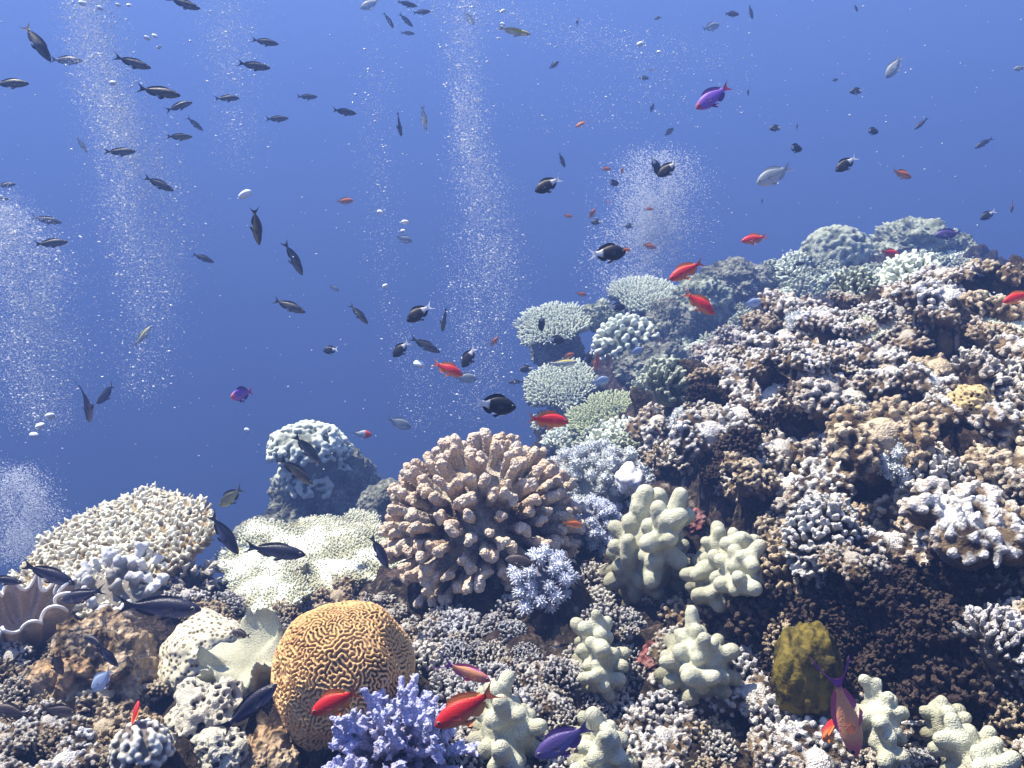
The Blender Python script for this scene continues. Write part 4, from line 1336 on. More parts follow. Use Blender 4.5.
def fish_geo(kind, bend):
    H, W, fork, th, dh, stream, pig, fint, tailt = KINDS[kind]
    def curve(V):
        V = V.copy()
        t = np.clip(.25 - V[:, 0], 0, 2)
        V[:, 1] += bend * t * t * 1.1
        return V
    U = np.linspace(0, 1, 26) ** 1.15
    kx = [0, .03, .08, .16, .28, .42, .58, .74, .88, 1]
    up = np.interp(U, kx, [.0, .26, .47, .70, .92, 1, .90, .60, .32, .25])
    dn = np.interp(U, kx, [.0, .20, .40, .66, .92, 1, .86, .54, .29, .25])
    wd = np.interp(U, kx, [.0, .34, .60, .84, 1, .96, .78, .46, .2, .09])
    sm = lambda a: np.concatenate([a[:1], (a[:-2] + 2 * a[1:-1] + a[2:]) / 4, a[-1:]])
    up, dn, wd = sm(up), sm(dn), sm(wd)
    x = .5 - U * .84
    A = np.linspace(0, 2 * math.pi, 16, endpoint=False)
    rows = []
    for i in range(len(U)):
        ca, sa = np.cos(A), np.sin(A)
        hz = np.where(sa > 0, up[i], dn[i]) * H
        rows.append(np.stack([np.full(16, x[i]), W * wd[i] * np.sign(ca) * np.abs(ca) ** .9, hz * sa], 1))
    V = np.concatenate(rows)
    n = len(V)
    V = np.concatenate([V, [[x[-1] - .01, 0, 0]]])
    F = [grid_faces(len(U), 16, True), np.array([(n, n - 16 + (j + 1) % 16, n - 16 + j) for j in range(16)])]
    col = pig(V[:, 0], V[:, 2] / H)
    parts = {'body': (curve(V), F, col)}

    def strip(base, edge, tint, t=.010, m=5):
        """thin fin between a base line and a free edge, tapering to its edge"""
        base, edge = np.array(base, float), np.array(edge, float)
        k = len(base)
        w = np.linspace(0, 1, m)
        mid = base[:, None] * (1 - w)[None, :, None] + edge[:, None] * w[None, :, None]
        P = mid.reshape(-1, 3)
        nrmv = np.cross(edge[k // 2] - base[k // 2], base[-1] - base[0])
        nrmv = nrmv / (np.linalg.norm(nrmv) + 1e-9)
        tt = (t * (1 - .85 * w))[None, :].repeat(k, 0).reshape(-1, 1)
        ray_ = 1 + .35 * np.sin(np.arange(k) * 2.6)[:, None].repeat(m, 1).reshape(-1, 1)
        VV = np.concatenate([P + nrmv * tt * .5 * ray_, P - nrmv * tt * .5 * ray_])
        g = grid_faces(k, m)
        q = len(P)
        rim = list(range(0, m)) + [i * m + m - 1 for i in range(1, k)] + [(k - 1) * m + j for j in range(m - 2, -1, -1)] + [i * m for i in range(k - 2, 0, -1)]
        side = np.array([(rim[i], rim[(i + 1) % len(rim)], rim[(i + 1) % len(rim)] + q, rim[i] + q) for i in range(len(rim))])
        FF = [np.concatenate([g, g[:, ::-1] + q, side])]
        return curve(VV), FF, np.tile(np.asarray(tint)[None], (len(VV), 1))

    xe = x[-1]
    ph = H * .25
    v = np.linspace(-1, 1, 17)
    tail_b = np.stack([np.full(17, xe + .015), 0 * v, ph * v], 1)
    tail_e = np.stack([xe - (.07 + fork * np.abs(v) ** 1.3 + stream * np.abs(v) ** 8), 0 * v, th * np.sign(v) * np.abs(v) ** .8], 1)
    parts['tail_fin'] = strip(tail_b, tail_e, tailt, .012)
    topz = lambda xx: np.interp(xx, x[::-1], (up * H)[::-1])
    botz = lambda xx: -np.interp(xx, x[::-1], (dn * H)[::-1])
    xd = np.linspace(.24, -.24, 15)
    s = np.linspace(0, 1, 15)
    hd = dh * (np.sin(np.pi * np.clip(s * .86 + .12, 0, 1)) ** .6 + .15 * np.exp(-((s - .78) / .12) ** 2))
    parts['dorsal_fin'] = strip(np.stack([xd, 0 * xd, topz(xd) - .015], 1), np.stack([xd - .05, 0 * xd, topz(xd) + hd], 1), fint)
    xa = np.linspace(-.02, -.24, 9)
    s = np.linspace(0, 1, 9)
    ha = dh * 1.1 * np.sin(np.pi * np.clip(s * .8 + .16, 0, 1)) ** .7
    parts['anal_fin'] = strip(np.stack([xa, 0 * xa, botz(xa) + .015], 1), np.stack([xa - .055, 0 * xa, botz(xa) - ha], 1), fint)
    for sd in (-1, 1):
        b = np.stack([np.linspace(.17, .13, 5), np.full(5, sd * W * .35), np.full(5, botz(.15) + .02)], 1)
        e = np.stack([np.linspace(.08, -.02, 5), np.full(5, sd * W * .75), botz(.15) - dh * np.array([.5, .9, 1.0, .8, .4])], 1)
        parts['pelvic_fin%+d' % sd] = strip(b, e, fint, .008, 4)
        b = np.stack([np.full(5, .20), np.full(5, sd * W * .97), np.linspace(.02, -.045, 5)], 1)
        e = np.stack([np.array([.12, .085, .07, .075, .11]), np.full(5, sd * (W + .035)), np.linspace(.02, -.075, 5)], 1)
        parts['pectoral_fin%+d' % sd] = strip(b, e, tuple(pig(np.array([.12]), np.array([-.05]))[0] * .75 + .06), .006, 4)
        ex = .405
        ez = topz(ex) * .28
        ey = np.interp(ex, x[::-1], (wd * W)[::-1]) * .90
        Ve, Fe = spheres([[ex, sd * ey, ez]], np.array([[.028, .014, .028]]), 2)
        dd = np.hypot(Ve[:, 0] - ex, Ve[:, 2] - ez)
        parts['eye%+d' % sd] = (Ve, Fe, np.where((dd < .017)[:, None], np.array([[.004, .004, .005]]), np.array([[.35, .33, .27]])))
    return parts

FISH_CACHE = {}
def fish(kind, px, py, size, ang, label, yaw=0.0, d=None, bend=0, lean=0.0, group=None, roll=0.0):
    L0 = {'bicolor': .065, 'slim': .09, 'slimgold': .085, 'violetdark': .10, 'striped': .08, 'pale': .10}.get(kind, .075)
    cy = math.cos(math.radians(yaw))
    if bend == 0 and kind in ('slim', 'slimgold', 'bicolor', 'anthias', 'violetdark'):
        bend = ((int(px) * 7 + int(py) * 3) % 4 - 1.5) * .16        # every fish is caught at its own point of the tail stroke
    dd = d if d else min(max(L0 * cy * FPX / size, .9), 6.4)
    L = size * dd / FPX / cy
    small = size < 15
    key = (kind, bend, small)
    a, t = math.radians(ang), math.radians(yaw)
    X = nrm((RT * math.cos(a) + UP * math.sin(a)) * math.cos(t) + FW * math.sin(t))
    ref = UP + RT * lean
    Z = nrm(ref - X * (ref @ X))
    Y = np.cross(Z, X)
    if roll:
        r = math.radians(roll)
        Y, Z = Y * math.cos(r) + Z * math.sin(r), Z * math.cos(r) - Y * math.sin(r)
    P = at(px, py, dd)
    M = Matrix(((X[0], Y[0], Z[0], P[0]), (X[1], Y[1], Z[1], P[1]), (X[2], Y[2], Z[2], P[2]), (0, 0, 0, 1))) @ Matrix.Scale(L, 4)
    name = {'bicolor': 'damselfish', 'pale': 'damselfish', 'paleblue': 'damselfish', 'olive': 'damselfish', 'redhead': 'damselfish', 'striped': 'wrasse', 'anthias': 'anthias', 'orange': 'anthias',
            'purple': 'anthias', 'violet': 'anthias', 'royal': 'anthias'}.get(kind, 'chromis')
    grp = group or {'slim': 'slender dark fish in open water', 'slimgold': 'slender dark fish in open water', 'bicolor': 'black damselfish with white tails', 'anthias': 'red and orange anthias', 'orange': 'red and orange anthias'}.get(kind)
    if key not in FISH_CACHE:
        parts = fish_geo(kind, bend)
        if small:
            V, F = join([(p[0], p[1]) for p in parts.values()])
            r = obj(name, mesh_data(name, V, F, cols=np.concatenate([p[2] for p in parts.values()])), M_FISH)
        else:
            r = bpy.data.objects.new(name, None)
            r.empty_display_size = .1
            COL.objects.link(r)
            for pn, (V, F, c) in parts.items():
                pn = pn.rstrip('+-1')
                obj(pn, mesh_data(pn, V, F, cols=c), M_PECT if 'pect' in pn else M_FIN if 'fin' in pn and not (kind == 'bicolor' and 'tail' in pn) else M_FISH, r)
        FISH_CACHE[key] = r
    else:
        src = FISH_CACHE[key]
        r = src.copy()
        COL.objects.link(r)
        for ch in list(src.children):
            c = ch.copy()
            COL.objects.link(c)
            c.parent = r
    r.matrix_world = M
    for k in ('label', 'category', 'group'):
        if k in r: del r[k]
    tag(r, label, 'fish', grp)
    return r

def all_fish():
    f = fish
    # slender dark fish, upper left shoal
    f('slim', 184, 4, 32, -14, 'slender dark fish cut by the top edge over the second bubble plume', 10)
    f('slim', 37, 42, 43, -58, 'dark fish diving steeply in the top left corner', 12, bend=.25)
    f('slim', 66, 60, 34, -4, 'faint grey fish crossing behind the diving one in the top left corner', 0, 4.2)
    f('slim', 10, 83, 36, 0, 'slender dark fish cut by the left edge near the top', 8)
    f('slim', 133, 63, 35, -14, 'slender dark fish high up, on the right rim of the left bubble plume', 10)
    f('slim', 159, 92, 42, -8, 'largest dark fish of the upper left shoal, swimming right beside the plume', 8)
    f('slim', 179, 106, 26, 24, 'small dark fish rising right just under the largest of the upper left shoal', 20)
    f('slim', 195, 124, 19, -40, 'tiny dark fish pointing down right in the upper left shoal', 15)
    f('slimgold', 179, 137, 23, 10, 'plump dark fish with olive back below the tiny down pointing one', 30)
    f('slim', 120, 152, 29, 6, 'slender dark fish in front of the left bubble plume, tail to the left', 15)
    f('slim', 159, 184, 31, -25, 'slender dark fish slanting down right, alone below the upper left shoal', 10)
    f('slim', 265, 42, 26, -4, 'slender dark fish right of the second plume, upper of two', 15)
    f('slim', 254, 66, 31, -3, 'slender dark fish right of the second plume, lower of two', 15)
    f('slim', 227, 98, 23, 5, 'slender dark fish beneath the two by the second plume', 20)
    f('slim', 307, 97, 20, 8, 'lone slender fish swimming right above the blank blue, left of the centre plume', 20)
    f('slim', 277, 119, 22, 10, 'slender dark fish rising slightly, below and right of the second plume', 20)
    f('slim', 344, 112, 23, 2, 'slender dark fish with blunt head level with the pair of upright ones', 30)
    f('striped', 82, 145, 17, -62, 'thin pale striped fish hanging upright inside the left bubble plume', 20, 3.2)
    f('slim', 5, 185, 20, 6, 'dark fish cut by the left edge over the lower left bubbles, upper of two', 10)
    f('slim', 1, 199, 16, 5, 'dark fish almost out of frame at the left edge, lower of two', 10)
    f('slim', 47, 220, 28, -10, 'faded bluish fish above the lower left bubbles', 10, 3.8)
    f('slim', 51, 243, 31, 6, 'dark fish below the faded one at the lower left bubbles', 15)
    f('slimgold', 256, 226, 37, -86, 'dark fish with a golden flank diving straight down in open water', 20, bend=-.3, lean=.6)
    f('slim', 294, 258, 36, -68, 'dark fish diving in open water right of the golden flanked one', 20, bend=.2)
    f('slim', 203, 258, 22, -22, 'small dark fish slanting down right near the foot of the left plume', 15)
    f('slim', 289, 306, 36, -22, 'dark fish with long rear fins descending right in mid water', 0, bend=.15)
    f('slimgold', 359, 314, 26, -50, 'brownish fish descending right in mid water', 15)
    f('slim', 425, 345, 33, -27, 'slender dark fish descending toward the red anthias by the centre plume', 8)
    f('slim', 444, 319, 25, -100, 'thin dark fish pointing straight down in the centre plume', 30, lean=.4)
    f('slim', 307, 449, 40, -50, 'dark fish above the hazed pinnacle, upper of two descending right', 5)
    f('slimgold', 296, 471, 43, -40, 'dark fish in front of the hazed pinnacle, with an orange tinged flank', 5)
    f('olive', 231, 497, 32, 218, 'olive fish with forked tail heading down left beside the cream table coral', 12)
    f('violetdark', 224, 534, 50, -58, 'dark violet fish diving right off the tip of the cream table coral', 8, 1.7)
    f('violetdark', 275, 551, 62, -9, 'large dark violet fish swimming right over the pale plate coral', 5, 1.6)
    f('violetdark', 380, 552, 38, -68, 'violet fish diving between plate coral and cauliflower coral', 15, 1.5, bend=.2)
    f('violetdark', 49, 574, 55, -24, 'dark violet fish descending right in front of the cream table coral', 5, 1.55)
    f('violetdark', 80, 596, 48, 196, 'dark fish with its head up near the wavy lipped clam', 15, 1.5)
    f('violetdark', 160, 607, 84, -4, 'biggest dark fish, shaded, resting above the brown boulder', 0, 1.3)
    f('violetdark', 4, 580, 34, -12, 'dark fish cut by the left edge above the clam', 10, 1.5)
    f('violetdark', 96, 641, 32, 170, 'dark fish curling over the top of the brown boulder', 20, 1.2, bend=.4)
    f('violetdark', 107, 655, 32, -52, 'grey blue fish diving down the front of the brown boulder', 10, 1.17)
    f('paleblue', 102, 680, 33, 228, 'pale blue fish in front of the brown boulder', 10, 1.14)
    f('brown', 57, 664, 26, -75, 'dim grey fish upright against the left side of the boulder', 20, 1.2)
    f('brown', 12, 712, 42, 174, 'dull grey fish cut by the left edge near the bottom', 10, 1.15)
    f('brown', 58, 711, 34, -12, 'dark brownish fish in the shade under the boulder', 10, 1.15)
    f('violetdark', 250, 706, 68, 38, 'dark blue fish rising right beside the brain coral', 5, 1.0)
    f('brown', 241, 634, 22, 175, 'small dull grey fish between dome coral and plate coral', 20, 1.25)
    f('violetdark', 88, 402, 42, -98, 'dark fish seen nose down at the left, in front of another', 25, lean=-.3, bend=.3)
    f('violetdark', 107, 394, 33, 218, 'dark purple fish behind the nose down one at the left', 20, 2.6)
    f('slim', 389, 20, 17, -60, 'small dark fish steep, left of the trio at the top centre', 20)
    f('slim', 406, 20, 18, -42, 'small dark fish slanting down in the trio at the top centre', 15)
    f('slim', 407, 4, 20, -5, 'small dark fish touching the top edge at the top centre', 20)
    f('slim', 422, 12, 18, 12, 'small dark fish tilted up, rightmost of the trio at the top centre', 20)
    f('slim', 408, 33, 13, 4, 'tiny dark fish lowest of those at the top centre', 30)
    f('slim', 399, 124, 22, -82, 'thin dark fish hanging upright left of the striped one', 30)
    f('striped', 424, 118, 26, -82, 'thin white and yellow striped fish hanging upright near the centre plume', 5, 2.2)
    f('striped', 514, 32, 34, -6, 'yellow and black fish curved like a bow at the top centre', 5, 2.0, bend=.3, roll=50)
    f('pale', 370, 4, 22, 200, 'pale ghostly fish at the top edge left of the centre', 10, 5)
    f('pale', 469, 18, 16, -48, 'faint grey fish inside the centre plume near the top', 15, 5)
    f('brown', 554, 65, 13, 40, 'faint brownish fish right of the centre plume near the top', 10, 5.5)
    f('orange', 581, 124, 12, 205, 'tiny orange fish with pale tail between the two plumes', 20, 4.5)
    f('brown', 562, 160, 15, -65, 'greyish fish nose down above the black damselfish', 25, 4.0)
    f('brown', 669, 132, 13, 42, 'faint dark fish rising right at the top of the right plume', 10, 5.5)
    f('brown', 652, 108, 11, 70, 'faint dark fish upright over the right plume', 10, 5.5)
    f('brown', 644, 78, 11, 0, 'faint greyish fish level over the right plume', 10, 5.5)
    f('brown', 658, 18, 8, 190, 'faint speck of a fish at the top edge, right of the centre', 10, 6)
    f('brown', 577, 23, 12, 80, 'faint thin fish upright between the centre and right plumes near the top', 30, 6)
    # black damselfish with white tails
    f('bicolor', 548, 185, 29, 206, 'black damselfish with white tail right of the centre plume', 8)
    f('bicolor', 608, 253, 37, 3, 'black damselfish swimming right just above the far reef tables', 5)
    f('bicolor', 656, 166, 22, -62, 'black damselfish nose down, left of a pair in the right plume', 20)
    f('bicolor', 668, 169, 24, 215, 'black damselfish heading left, right of a pair in the right plume', 15)
    f('bicolor', 613, 183, 13, 0, 'small black damselfish between the two plumes', 20)
    f('bicolor', 597, 222, 12, 182, 'small black damselfish above the one near the far tables', 20)
    f('bicolor', 630, 226, 10, 182, 'small black damselfish at the left rim of the right plume', 20)
    f('bicolor', 331, 350, 17, 186, 'small black damselfish with white tail alone in mid water', 15)
    f('bicolor', 419, 313, 30, 214, 'black damselfish heading down left, uppermost beside the centre plume', 8)
    f('bicolor', 401, 349, 23, 222, 'black damselfish heading down left, lower and left of its neighbour', 15)
    f('bicolor', 469, 357, 25, 236, 'black damselfish heading down, above the red anthias', 15)
    f('bicolor', 495, 405, 43, -8, 'largest black damselfish, above the cauliflower coral', 5)
    f('bicolor', 527, 369, 15, 188, 'small black damselfish beside the low left far table', 15)
    f('bicolor', 541, 323, 17, -84, 'black damselfish upright before the upper left far table', 20, lean=.4)
    f('bicolor', 556, 340, 19, -4, 'black damselfish beneath the upper left far table', 10)
    f('bicolor', 590, 356, 17, 250, 'black damselfish against the fat knobbed far coral head', 20)
    f('bicolor', 617, 307, 18, -3, 'black damselfish between the upper two far tables', 10)
    f('bicolor', 795, 148, 17, -4, 'black damselfish with white tail in the clear water upper right', 25)
    f('bicolor', 846, 164, 24, 216, 'larger black damselfish with white tail, right of the clear water one', 10)
    f('bicolor', 776, 128, 13, 184, 'small black damselfish above the pale grey fish', 15)
    f('bicolor', 872, 131, 15, -4, 'small black damselfish with white front of tail, above the larger one', 15)
    f('bicolor', 857, 91, 14, 184, 'small black damselfish highest in the upper right', 15)
    f('bicolor', 748, 91, 9, -80, 'tiny black damselfish beside the purple anthias', 15)
    f('bicolor', 988, 215, 16, 212, 'small black damselfish over the skyline at the right', 15)
    f('brown', 1012, 206, 13, -84, 'dark upright fish at the right edge above the skyline', 20, 3.5)
    f('violetdark', 984, 143, 20, 210, 'dark blue fish heading down left at the right side', 10)
    f('violetdark', 921, 124, 16, 222, 'faint violet fish high at the right side', 10, 4.5)
    f('brown', 732, 14, 15, 2, 'faint purplish brown fish near the top edge, right of the right plume', 10, 4.5)
    f('brown', 751, 12, 14, -75, 'faint upright fish beside the purplish one at the top edge', 10, 5)
    f('pale', 711, 27, 19, 18, 'faint pale fish near the top edge above the purple anthias', 10, 5)
    f('brown', 797, 127, 9, 85, 'tiny dark upright fish above the clear water damselfish', 10, 5)
    f('brown', 856, 8, 8, -60, 'tiny dark fish at the top edge in the upper right', 10, 5)
    f('brown', 835, 80, 7, 20, 'tiny reddish dark fish in the upper right water', 10, 5)
    f('brown', 762, 202, 8, 85, 'faint tiny fish left of the orange fish above the far reef', 10, 6)
    # pale fish
    f('pale', 894, 67, 25, 238, 'pale whitish fish heading down left in the upper right', 10)
    f('pale', 774, 175, 38, 207, 'pale grey fish with dark back right of the right plume', 5)
    f('pale', 1020, 68, 12, 190, 'pale fish cut by the right edge', 10, 3.5)
    f('pale', 465, 378, 24, -4, 'translucent pale fish right behind the red anthias in mid water', 5, 3.3)
    f('pale', 399, 423, 26, -22, 'translucent pale fish above the left shoulder of the cauliflower coral', 5, 3.6)
    f('pale', 404, 239, 17, -18, 'small pale greenish fish left of the centre plume', 10, 4.0)
    f('pale', 334, 288, 11, -30, 'tiny pale fish in mid water above the small damselfish', 10, 5)
    f('striped', 143, 336, 28, 50, 'thin pale fish rising at the foot of the left plume', 5, 3.0)
    f('paleblue', 600, 381, 20, 12, 'pale bluish fish before the low far table', 10, 3.5)
    f('paleblue', 636, 351, 15, 20, 'pale bluish fish before the fat knobbed head', 10, 3.8)
    f('paleblue', 752, 303, 20, 10, 'pale bluish fish at the left crest of the right slope', 10, 2.1)
    f('redhead', 362, 434, 20, -6, 'pale fish with a red head over the cap of the hazed pinnacle', 5, 2.9)
    f('striped', 562, 363, 32, 4, 'thin pale striped fish hovering over the low left far table', 5, 3.4)
    # red and orange anthias
    f('anthias', 448, 369, 32, -24, 'red anthias with yellow belly in mid water left of the far reef', 8)
    f('anthias', 548, 420, 42, -6, 'red anthias swimming right just over the cauliflower coral', 5)
    f('anthias', 686, 271, 38, 208, 'red anthias heading down left, upper of two by the far reef', 5)
    f('anthias', 700, 303, 38, -36, 'red anthias heading down right, lower of two by the far reef', 8, bend=.15)
    f('anthias', 754, 239, 26, 190, 'red orange anthias above the greenish far rock', 5)
    f('orange', 902, 174, 22, -18, 'orange anthias with dark face in the upper right', 10)
    f('anthias', 890, 253, 22, -8, 'red anthias in front of the skyline coral rock', 10)
    f('anthias', 1018, 297, 30, 200, 'red anthias cut by the right edge over the slope', 10, 1.7)
    f('anthias', 597, 361, 20, -100, 'red anthias upright against the fat knobbed head', 20, 3.4, lean=.5)
    f('orange', 568, 356, 14, 20, 'dull orange anthias above the low left far table', 20, 3.8)
    f('orange', 494, 342, 13, 48, 'brownish orange anthias in mid water beside the centre plume', 15, 4)
    f('orange', 345, 201, 17, 4, 'orange anthias alone in the blue left of the centre plume', 10)
    f('orange', 606, 169, 11, 2, 'small orange anthias above the small damselfish between plumes', 10, 4.4)
    f('orange', 592, 214, 13, 58, 'brownish orange anthias rising between the plumes', 20, 4.2)
    f('orange', 568, 216, 10, -8, 'tiny orange anthias below the black damselfish right of the centre plume', 10, 4.6)
    f('orange', 649, 209, 9, 0, 'tiny orange anthias inside the right plume, upper one', 10, 4.2)
    f('orange', 649, 246, 15, -15, 'brown orange anthias inside the right plume, lower one', 10, 4)
    f('orange', 625, 250, 12, 0, 'orange faced anthias peeping out ahead of the black damselfish', 10, 2.2)
    f('orange', 622, 171, 8, 70, 'tiny orange speck of a fish left of the damselfish pair', 10, 5)
    f('orange', 608, 203, 7, 90, 'tiny orange speck of a fish between the plumes', 10, 5)
    f('orange', 581, 294, 12, -12, 'tan orange anthias above the upper left far table', 10, 4.3)
    f('anthias', 336, 701, 58, 209, 'bright red anthias in front of the brain coral', 5, .98)
    f('anthias', 465, 709, 72, 212, 'biggest red anthias with yellow belly above the violet coral', 5, .90, bend=-.12)
    f('royal', 467, 672, 52, -24, 'orange anthias with purple back, above the biggest red one', 8, .96)
    f('violet', 563, 741, 66, 212, 'violet anthias with streaming tail at the bottom', 5, .93)
    f('royal', 846, 712, 98, -75, 'orange and purple anthias with lyre tail diving at the lower right', 5, .84, bend=.22, lean=-.5)
    f('anthias', 829, 727, 44, -80, 'red anthias seen edge on left of the lyre tailed one', 45, .92, lean=.3)
    f('anthias', 135, 715, 26, 82, 'small red anthias upright below the brown boulder', 20, 1.1, lean=.5)
    f('orange', 572, 524, 22, -12, 'orange brown fish perched on the right flank of the cauliflower coral', 15, 1.5)
    f('brown', 522, 561, 34, 178, 'dark grey fish sheltering under the cauliflower coral', 20, 1.42)
    # purple anthias
    f('purple', 713, 97, 40, 214, 'purple anthias with red tail in the upper right', 8)
    f('purple', 242, 394, 15, 205, 'violet and pink fish facing the viewer in open water', -62, 2.2)
    f('violet', 948, 234, 26, 186, 'violet anthias in front of the skyline coral rock', 10, 3.0)
    f('violetdark', 799, 264, 15, 10, 'dark violet fish against the beaded dome on the skyline', 10, 3.5)
    f('violetdark', 516, 382, 17, 182, 'faded violet fish left of the low left far table', 10, 4.2)
all_fish()

# ------------------------------------------------------------------ bubbles and drifting specks
def bubble_material():
    m, nt, b = mat_new('air_bubble')
    b.inputs['Base Color'].default_value = (.86, .91, .95, 1)
    b.inputs['Roughness'].default_value = .18
    b.inputs['Specular IOR Level'].default_value = .7
    return m
M_BUB = bubble_material()

def bubbles():
    rng = np.random.default_rng(99)
    def plume(label, path, n, d, r0=.34, r1=1.55, name='bubble_plume', deep=.25, mist=3.4):
        """path: (px, py, half width, weight) down the column; bubbles fill a round column about that depth"""
        path = np.array(path, float)
        n0 = n
        seg = np.linalg.norm(np.diff(path[:, :2], axis=0), axis=1)
        s = np.concatenate([[0], np.cumsum(seg)])
        u = np.linspace(0, s[-1], 400)
        w = np.interp(u, s, path[:, 3])
        c = np.cumsum(w)
        t = np.interp(rng.uniform(0, c[-1], n), c, u)
        cx, cy, hw = (np.interp(t, s, path[:, k]) for k in range(3))
        g = np.clip(rng.normal(0, .5, (n, 2)), -1.4, 1.4)
        px = cx + hw * g[:, 0]
        py = cy + rng.normal(0, 5, n)
        dd = d + deep * g[:, 1]
        P = FW[None] * dd[:, None] + RT[None] * ((px - 512) / FPX * dd)[:, None] + UP[None] * ((384 - py) / FPX * dd)[:, None]
        wisp = fbm(P * np.array([1, 1, .6]), 9.0, 3, int(d * 10))        # bubbles bunch into wisps
        keep = rng.random(n) < np.clip(.55 + 1.5 * wisp, .05, 1)
        P = P[keep]
        n = len(P)
        R = (r0 + (r1 - r0) * rng.random(n) ** 7) * d / FPX
        V, F = spheres(np.zeros((n, 3)), np.stack([R * rng.uniform(.9, 1.7, n), R, R * rng.uniform(.5, .9, n)], 1), 1)
        V = V.reshape(n, -1, 3)
        ti = rng.normal(-.35, .4, n)
        V = np.stack([V[..., 0] * np.cos(ti)[:, None] - V[..., 2] * np.sin(ti)[:, None], V[..., 1], V[..., 0] * np.sin(ti)[:, None] + V[..., 2] * np.cos(ti)[:, None]], -1) + P[:, None]
        V = V.reshape(-1, 3)
        # the finest bubbles, a milky veil through the same column
        m = int(n0 * mist)
        t = np.interp(rng.uniform(0, c[-1], m), c, u)
        cx, cy, hw = (np.interp(t, s, path[:, k]) for k in range(3))
        g = np.clip(rng.normal(0, .5, (m, 2)), -1.5, 1.5)
        px, py, dd = cx + hw * g[:, 0], cy + rng.normal(0, 6, m), d + deep * g[:, 1]
        P = FW[None] * dd[:, None] + RT[None] * ((px - 512) / FPX * dd)[:, None] + UP[None] * ((384 - py) / FPX * dd)[:, None]
        P = P[rng.random(m) < np.clip(.6 + 1.3 * fbm(P * np.array([1, 1, .6]), 9.0, 3, int(d * 10)), .1, 1)]
        R = rng.uniform(.16, .42, len(P)) * d / FPX
        O = np.array([(1, 0, 0), (-1, 0, 0), (0, 1, 0), (0, -1, 0), (0, 0, 1), (0, 0, -1)], float)
        OF = np.array([(0, 2, 4), (2, 1, 4), (1, 3, 4), (3, 0, 4), (2, 0, 5), (1, 2, 5), (3, 1, 5), (0, 3, 5)])
        Vm = (P[:, None] + O[None] * R[:, None, None]).reshape(-1, 3)
        V, F = join([(V, F), (Vm, (OF[None] + (np.arange(len(P)) * 6)[:, None, None]).reshape(-1, 3))])
        o = obj(name, mesh_data(name, V, F), M_BUB)
        tag(o, label, 'bubbles', None, 'stuff')
    plume('dense plume of fine air bubbles rising at the left', [(78, -60, 26, .9), (92, 20, 30, 1.0), (108, 90, 34, 1.3), (138, 165, 44, 1.3), (150, 240, 50, 1.0), (152, 310, 42, .5), (140, 400, 34, .15)], 13830, 3.6)
    plume('sheet of air bubbles rising at the left edge', [(-12, 190, 26, .6), (14, 230, 40, 1.2), (30, 290, 46, 1.2), (36, 350, 48, .9), (36, 430, 50, .35)], 11172, 3.4)
    plume('pale cloud of tiny bubbles low at the left edge', [(22, 470, 30, .7), (22, 510, 40, 1.2), (26, 560, 40, .8)], 6080, 4.6, .5, 1.0)
    plume('thin plume of air bubbles second from the left', [(222, -40, 28, .9), (228, 40, 34, 1.0), (236, 110, 30, .6), (240, 165, 30, .3)], 1520, 4.0)
    plume('tall plume of air bubbles in the centre', [(462, -40, 40, .4), (464, 60, 26, .8), (468, 140, 20, 1.1), (484, 200, 34, 1.1), (488, 270, 42, 1.4), (484, 330, 42, .8), (476, 420, 44, .3)], 6500, 4.2)
    plume('round topped plume of fine bubbles behind the black damselfish pair', [(655, 152, 34, .8), (656, 180, 46, 1.3), (654, 225, 46, 1.4), (640, 270, 46, .8), (628, 300, 40, .3)], 9120, 6.4, .6, 1.1)
    plume('sparse string of bubbles left of the centre plume', [(380, 20, 26, .5), (376, 100, 26, .8), (382, 200, 20, .5), (385, 300, 18, .3), (420, 380, 26, .7), (420, 430, 26, .7)], 722, 3.8)
    plume('sparse bubbles drifting across the top centre', [(420, -10, 90, 1), (560, 30, 110, 1), (680, 60, 80, 1), (600, 130, 130, 1)], 1178, 4.6, .5, 1.3)
    # drifting specks through the whole water
    n = 900
    px, py, d = rng.uniform(-150, 1180, n), rng.uniform(-60, 470, n), rng.uniform(1.2, 5.5, n)
    keep = (py < 230) | (px < 480) | (rng.random(n) < .25)
    px, py, d = px[keep], py[keep], d[keep]
    P = FW[None] * d[:, None] + RT[None] * ((px - 512) / FPX * d)[:, None] + UP[None] * ((384 - py) / FPX * d)[:, None]
    R = d / FPX * (.35 + .55 * rng.random(len(d)) ** 3)
    V, F = spheres(P, np.stack([R * rng.uniform(.8, 1.9, len(d)), R, R], 1), 1)
    tag(obj('drifting_specks', mesh_data('drifting_specks', V, F), M_BUB), 'fine pale specks drifting through the water', 'particles', None, 'stuff')
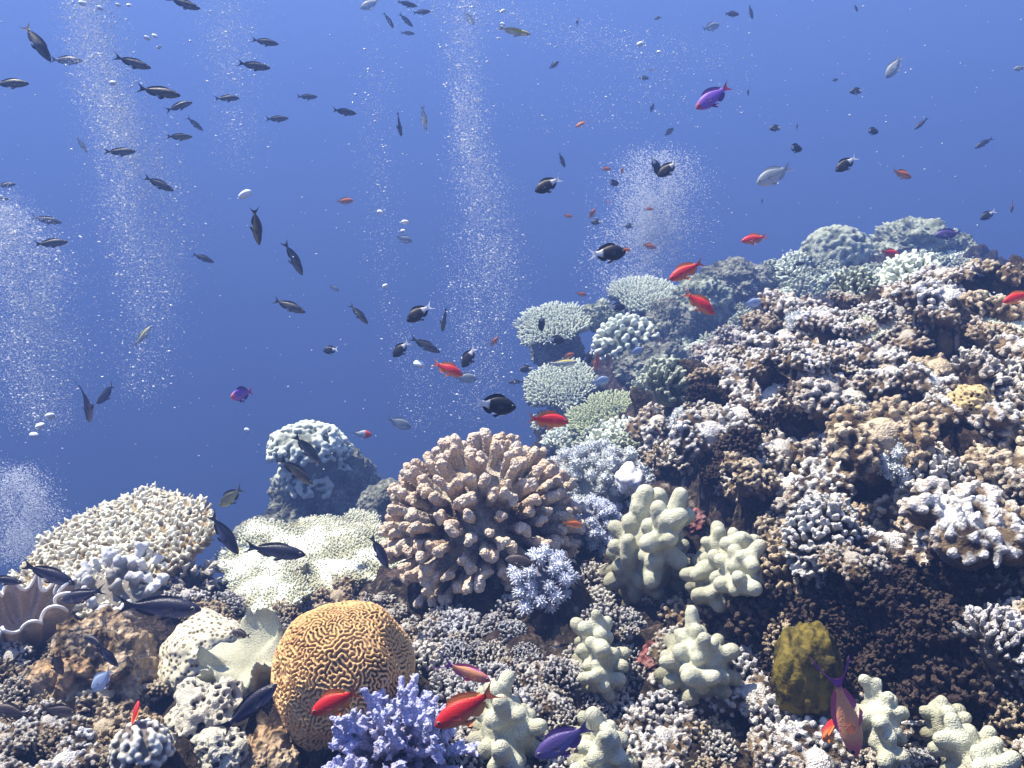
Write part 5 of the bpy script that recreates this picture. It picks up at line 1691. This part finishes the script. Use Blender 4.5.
    # single large bubbles
    big = [(82, 3, 3.2, 'bright bubble at the top edge above the left plume, larger one'), (100, 8, 3.0, 'bright bubble at the top edge above the left plume, right one'), (118, 5, 2.4, 'bright bubble at the top edge, first right of the left plume'), (129, 5, 2.4, 'bright bubble at the top edge, second right of the left plume'),
           (147, 38, 3.0, 'bright bubble of a trio right of the left plume, left one'), (155, 36, 2.8, 'bright bubble of a trio right of the left plume, top right one'), (159, 47, 2.6, 'bright bubble of a trio right of the left plume, lowest one'), (113, 83, 3.2, 'bright bubble within the left plume'),
           (50, 416, 4.4, 'flattened bubble in a slanting string at the left, top one'), (40, 426, 4.4, 'flattened bubble in a slanting string at the left, middle one'), (34, 435, 4.0, 'flattened bubble in a slanting string at the left, lowest one'),
           (380, 212, 2.8, 'pale bubble left of the centre plume, beside the larger pair'), (405, 222, 3.4, 'bright bubble left of the centre plume, upper of a pair'), (403, 231, 2.4, 'bright bubble left of the centre plume, lower of a pair'),
           (385, 286, 2.6, 'round bubble above the brownish descending fish'), (419, 364, 5.2, 'large round bubble beside the slender fish near the red anthias'), (640, 44, 3.0, 'oval bright bubble above the right plume'), (652, 69, 2.2, 'oval bright bubble below the top one over the right plume'), (659, 52, 2.0, 'dim oval bubble right over the right plume'),
           (247, 430, 2.6, 'small bright bubble alone in open water above the pinnacle'), (503, 11, 2.4, 'bubble near the top edge right of the centre plume'), (503, 24, 2.4, 'bubble under another near the top edge right of the centre plume')]
    V, F = ICO[3]
    W = V * (1 + .08 * fbm(V, 1.4, 2, 3))[:, None]
    me = mesh_data('air_bubble', W, F)
    me.materials.append(M_BUB)
    for px, py, r, lab in big:
        d = 2.6
        o = bpy.data.objects.new('air_bubble', me)
        COL.objects.link(o)
        o.location = at(px, py, d)
        k = r * d / FPX
        o.scale = (k * 1.15, k, k * rng.uniform(.6, .85))
        o.rotation_euler = (rng.uniform(-.4, .4), rng.uniform(-.5, .5), 0)
        tag(o, lab, 'bubble', 'single large bubbles')
    # small clear drifting salp
    sp = ICO[4][0].copy()
    sp[:, 0] *= 2.0
    sp *= (1 + .1 * fbm(sp, 1.2, 2, 8))[:, None]
    o = obj('salp', mesh_data('salp', sp * (4.6 * 1.9 / FPX), ICO[4][1]), M_BUB, None, at(245, 194, 2.4))
    o.rotation_euler = (0, math.radians(-28), .2)
    tag(o, 'small milky oblong drifter alone in the blue water', 'jelly')
bubbles()
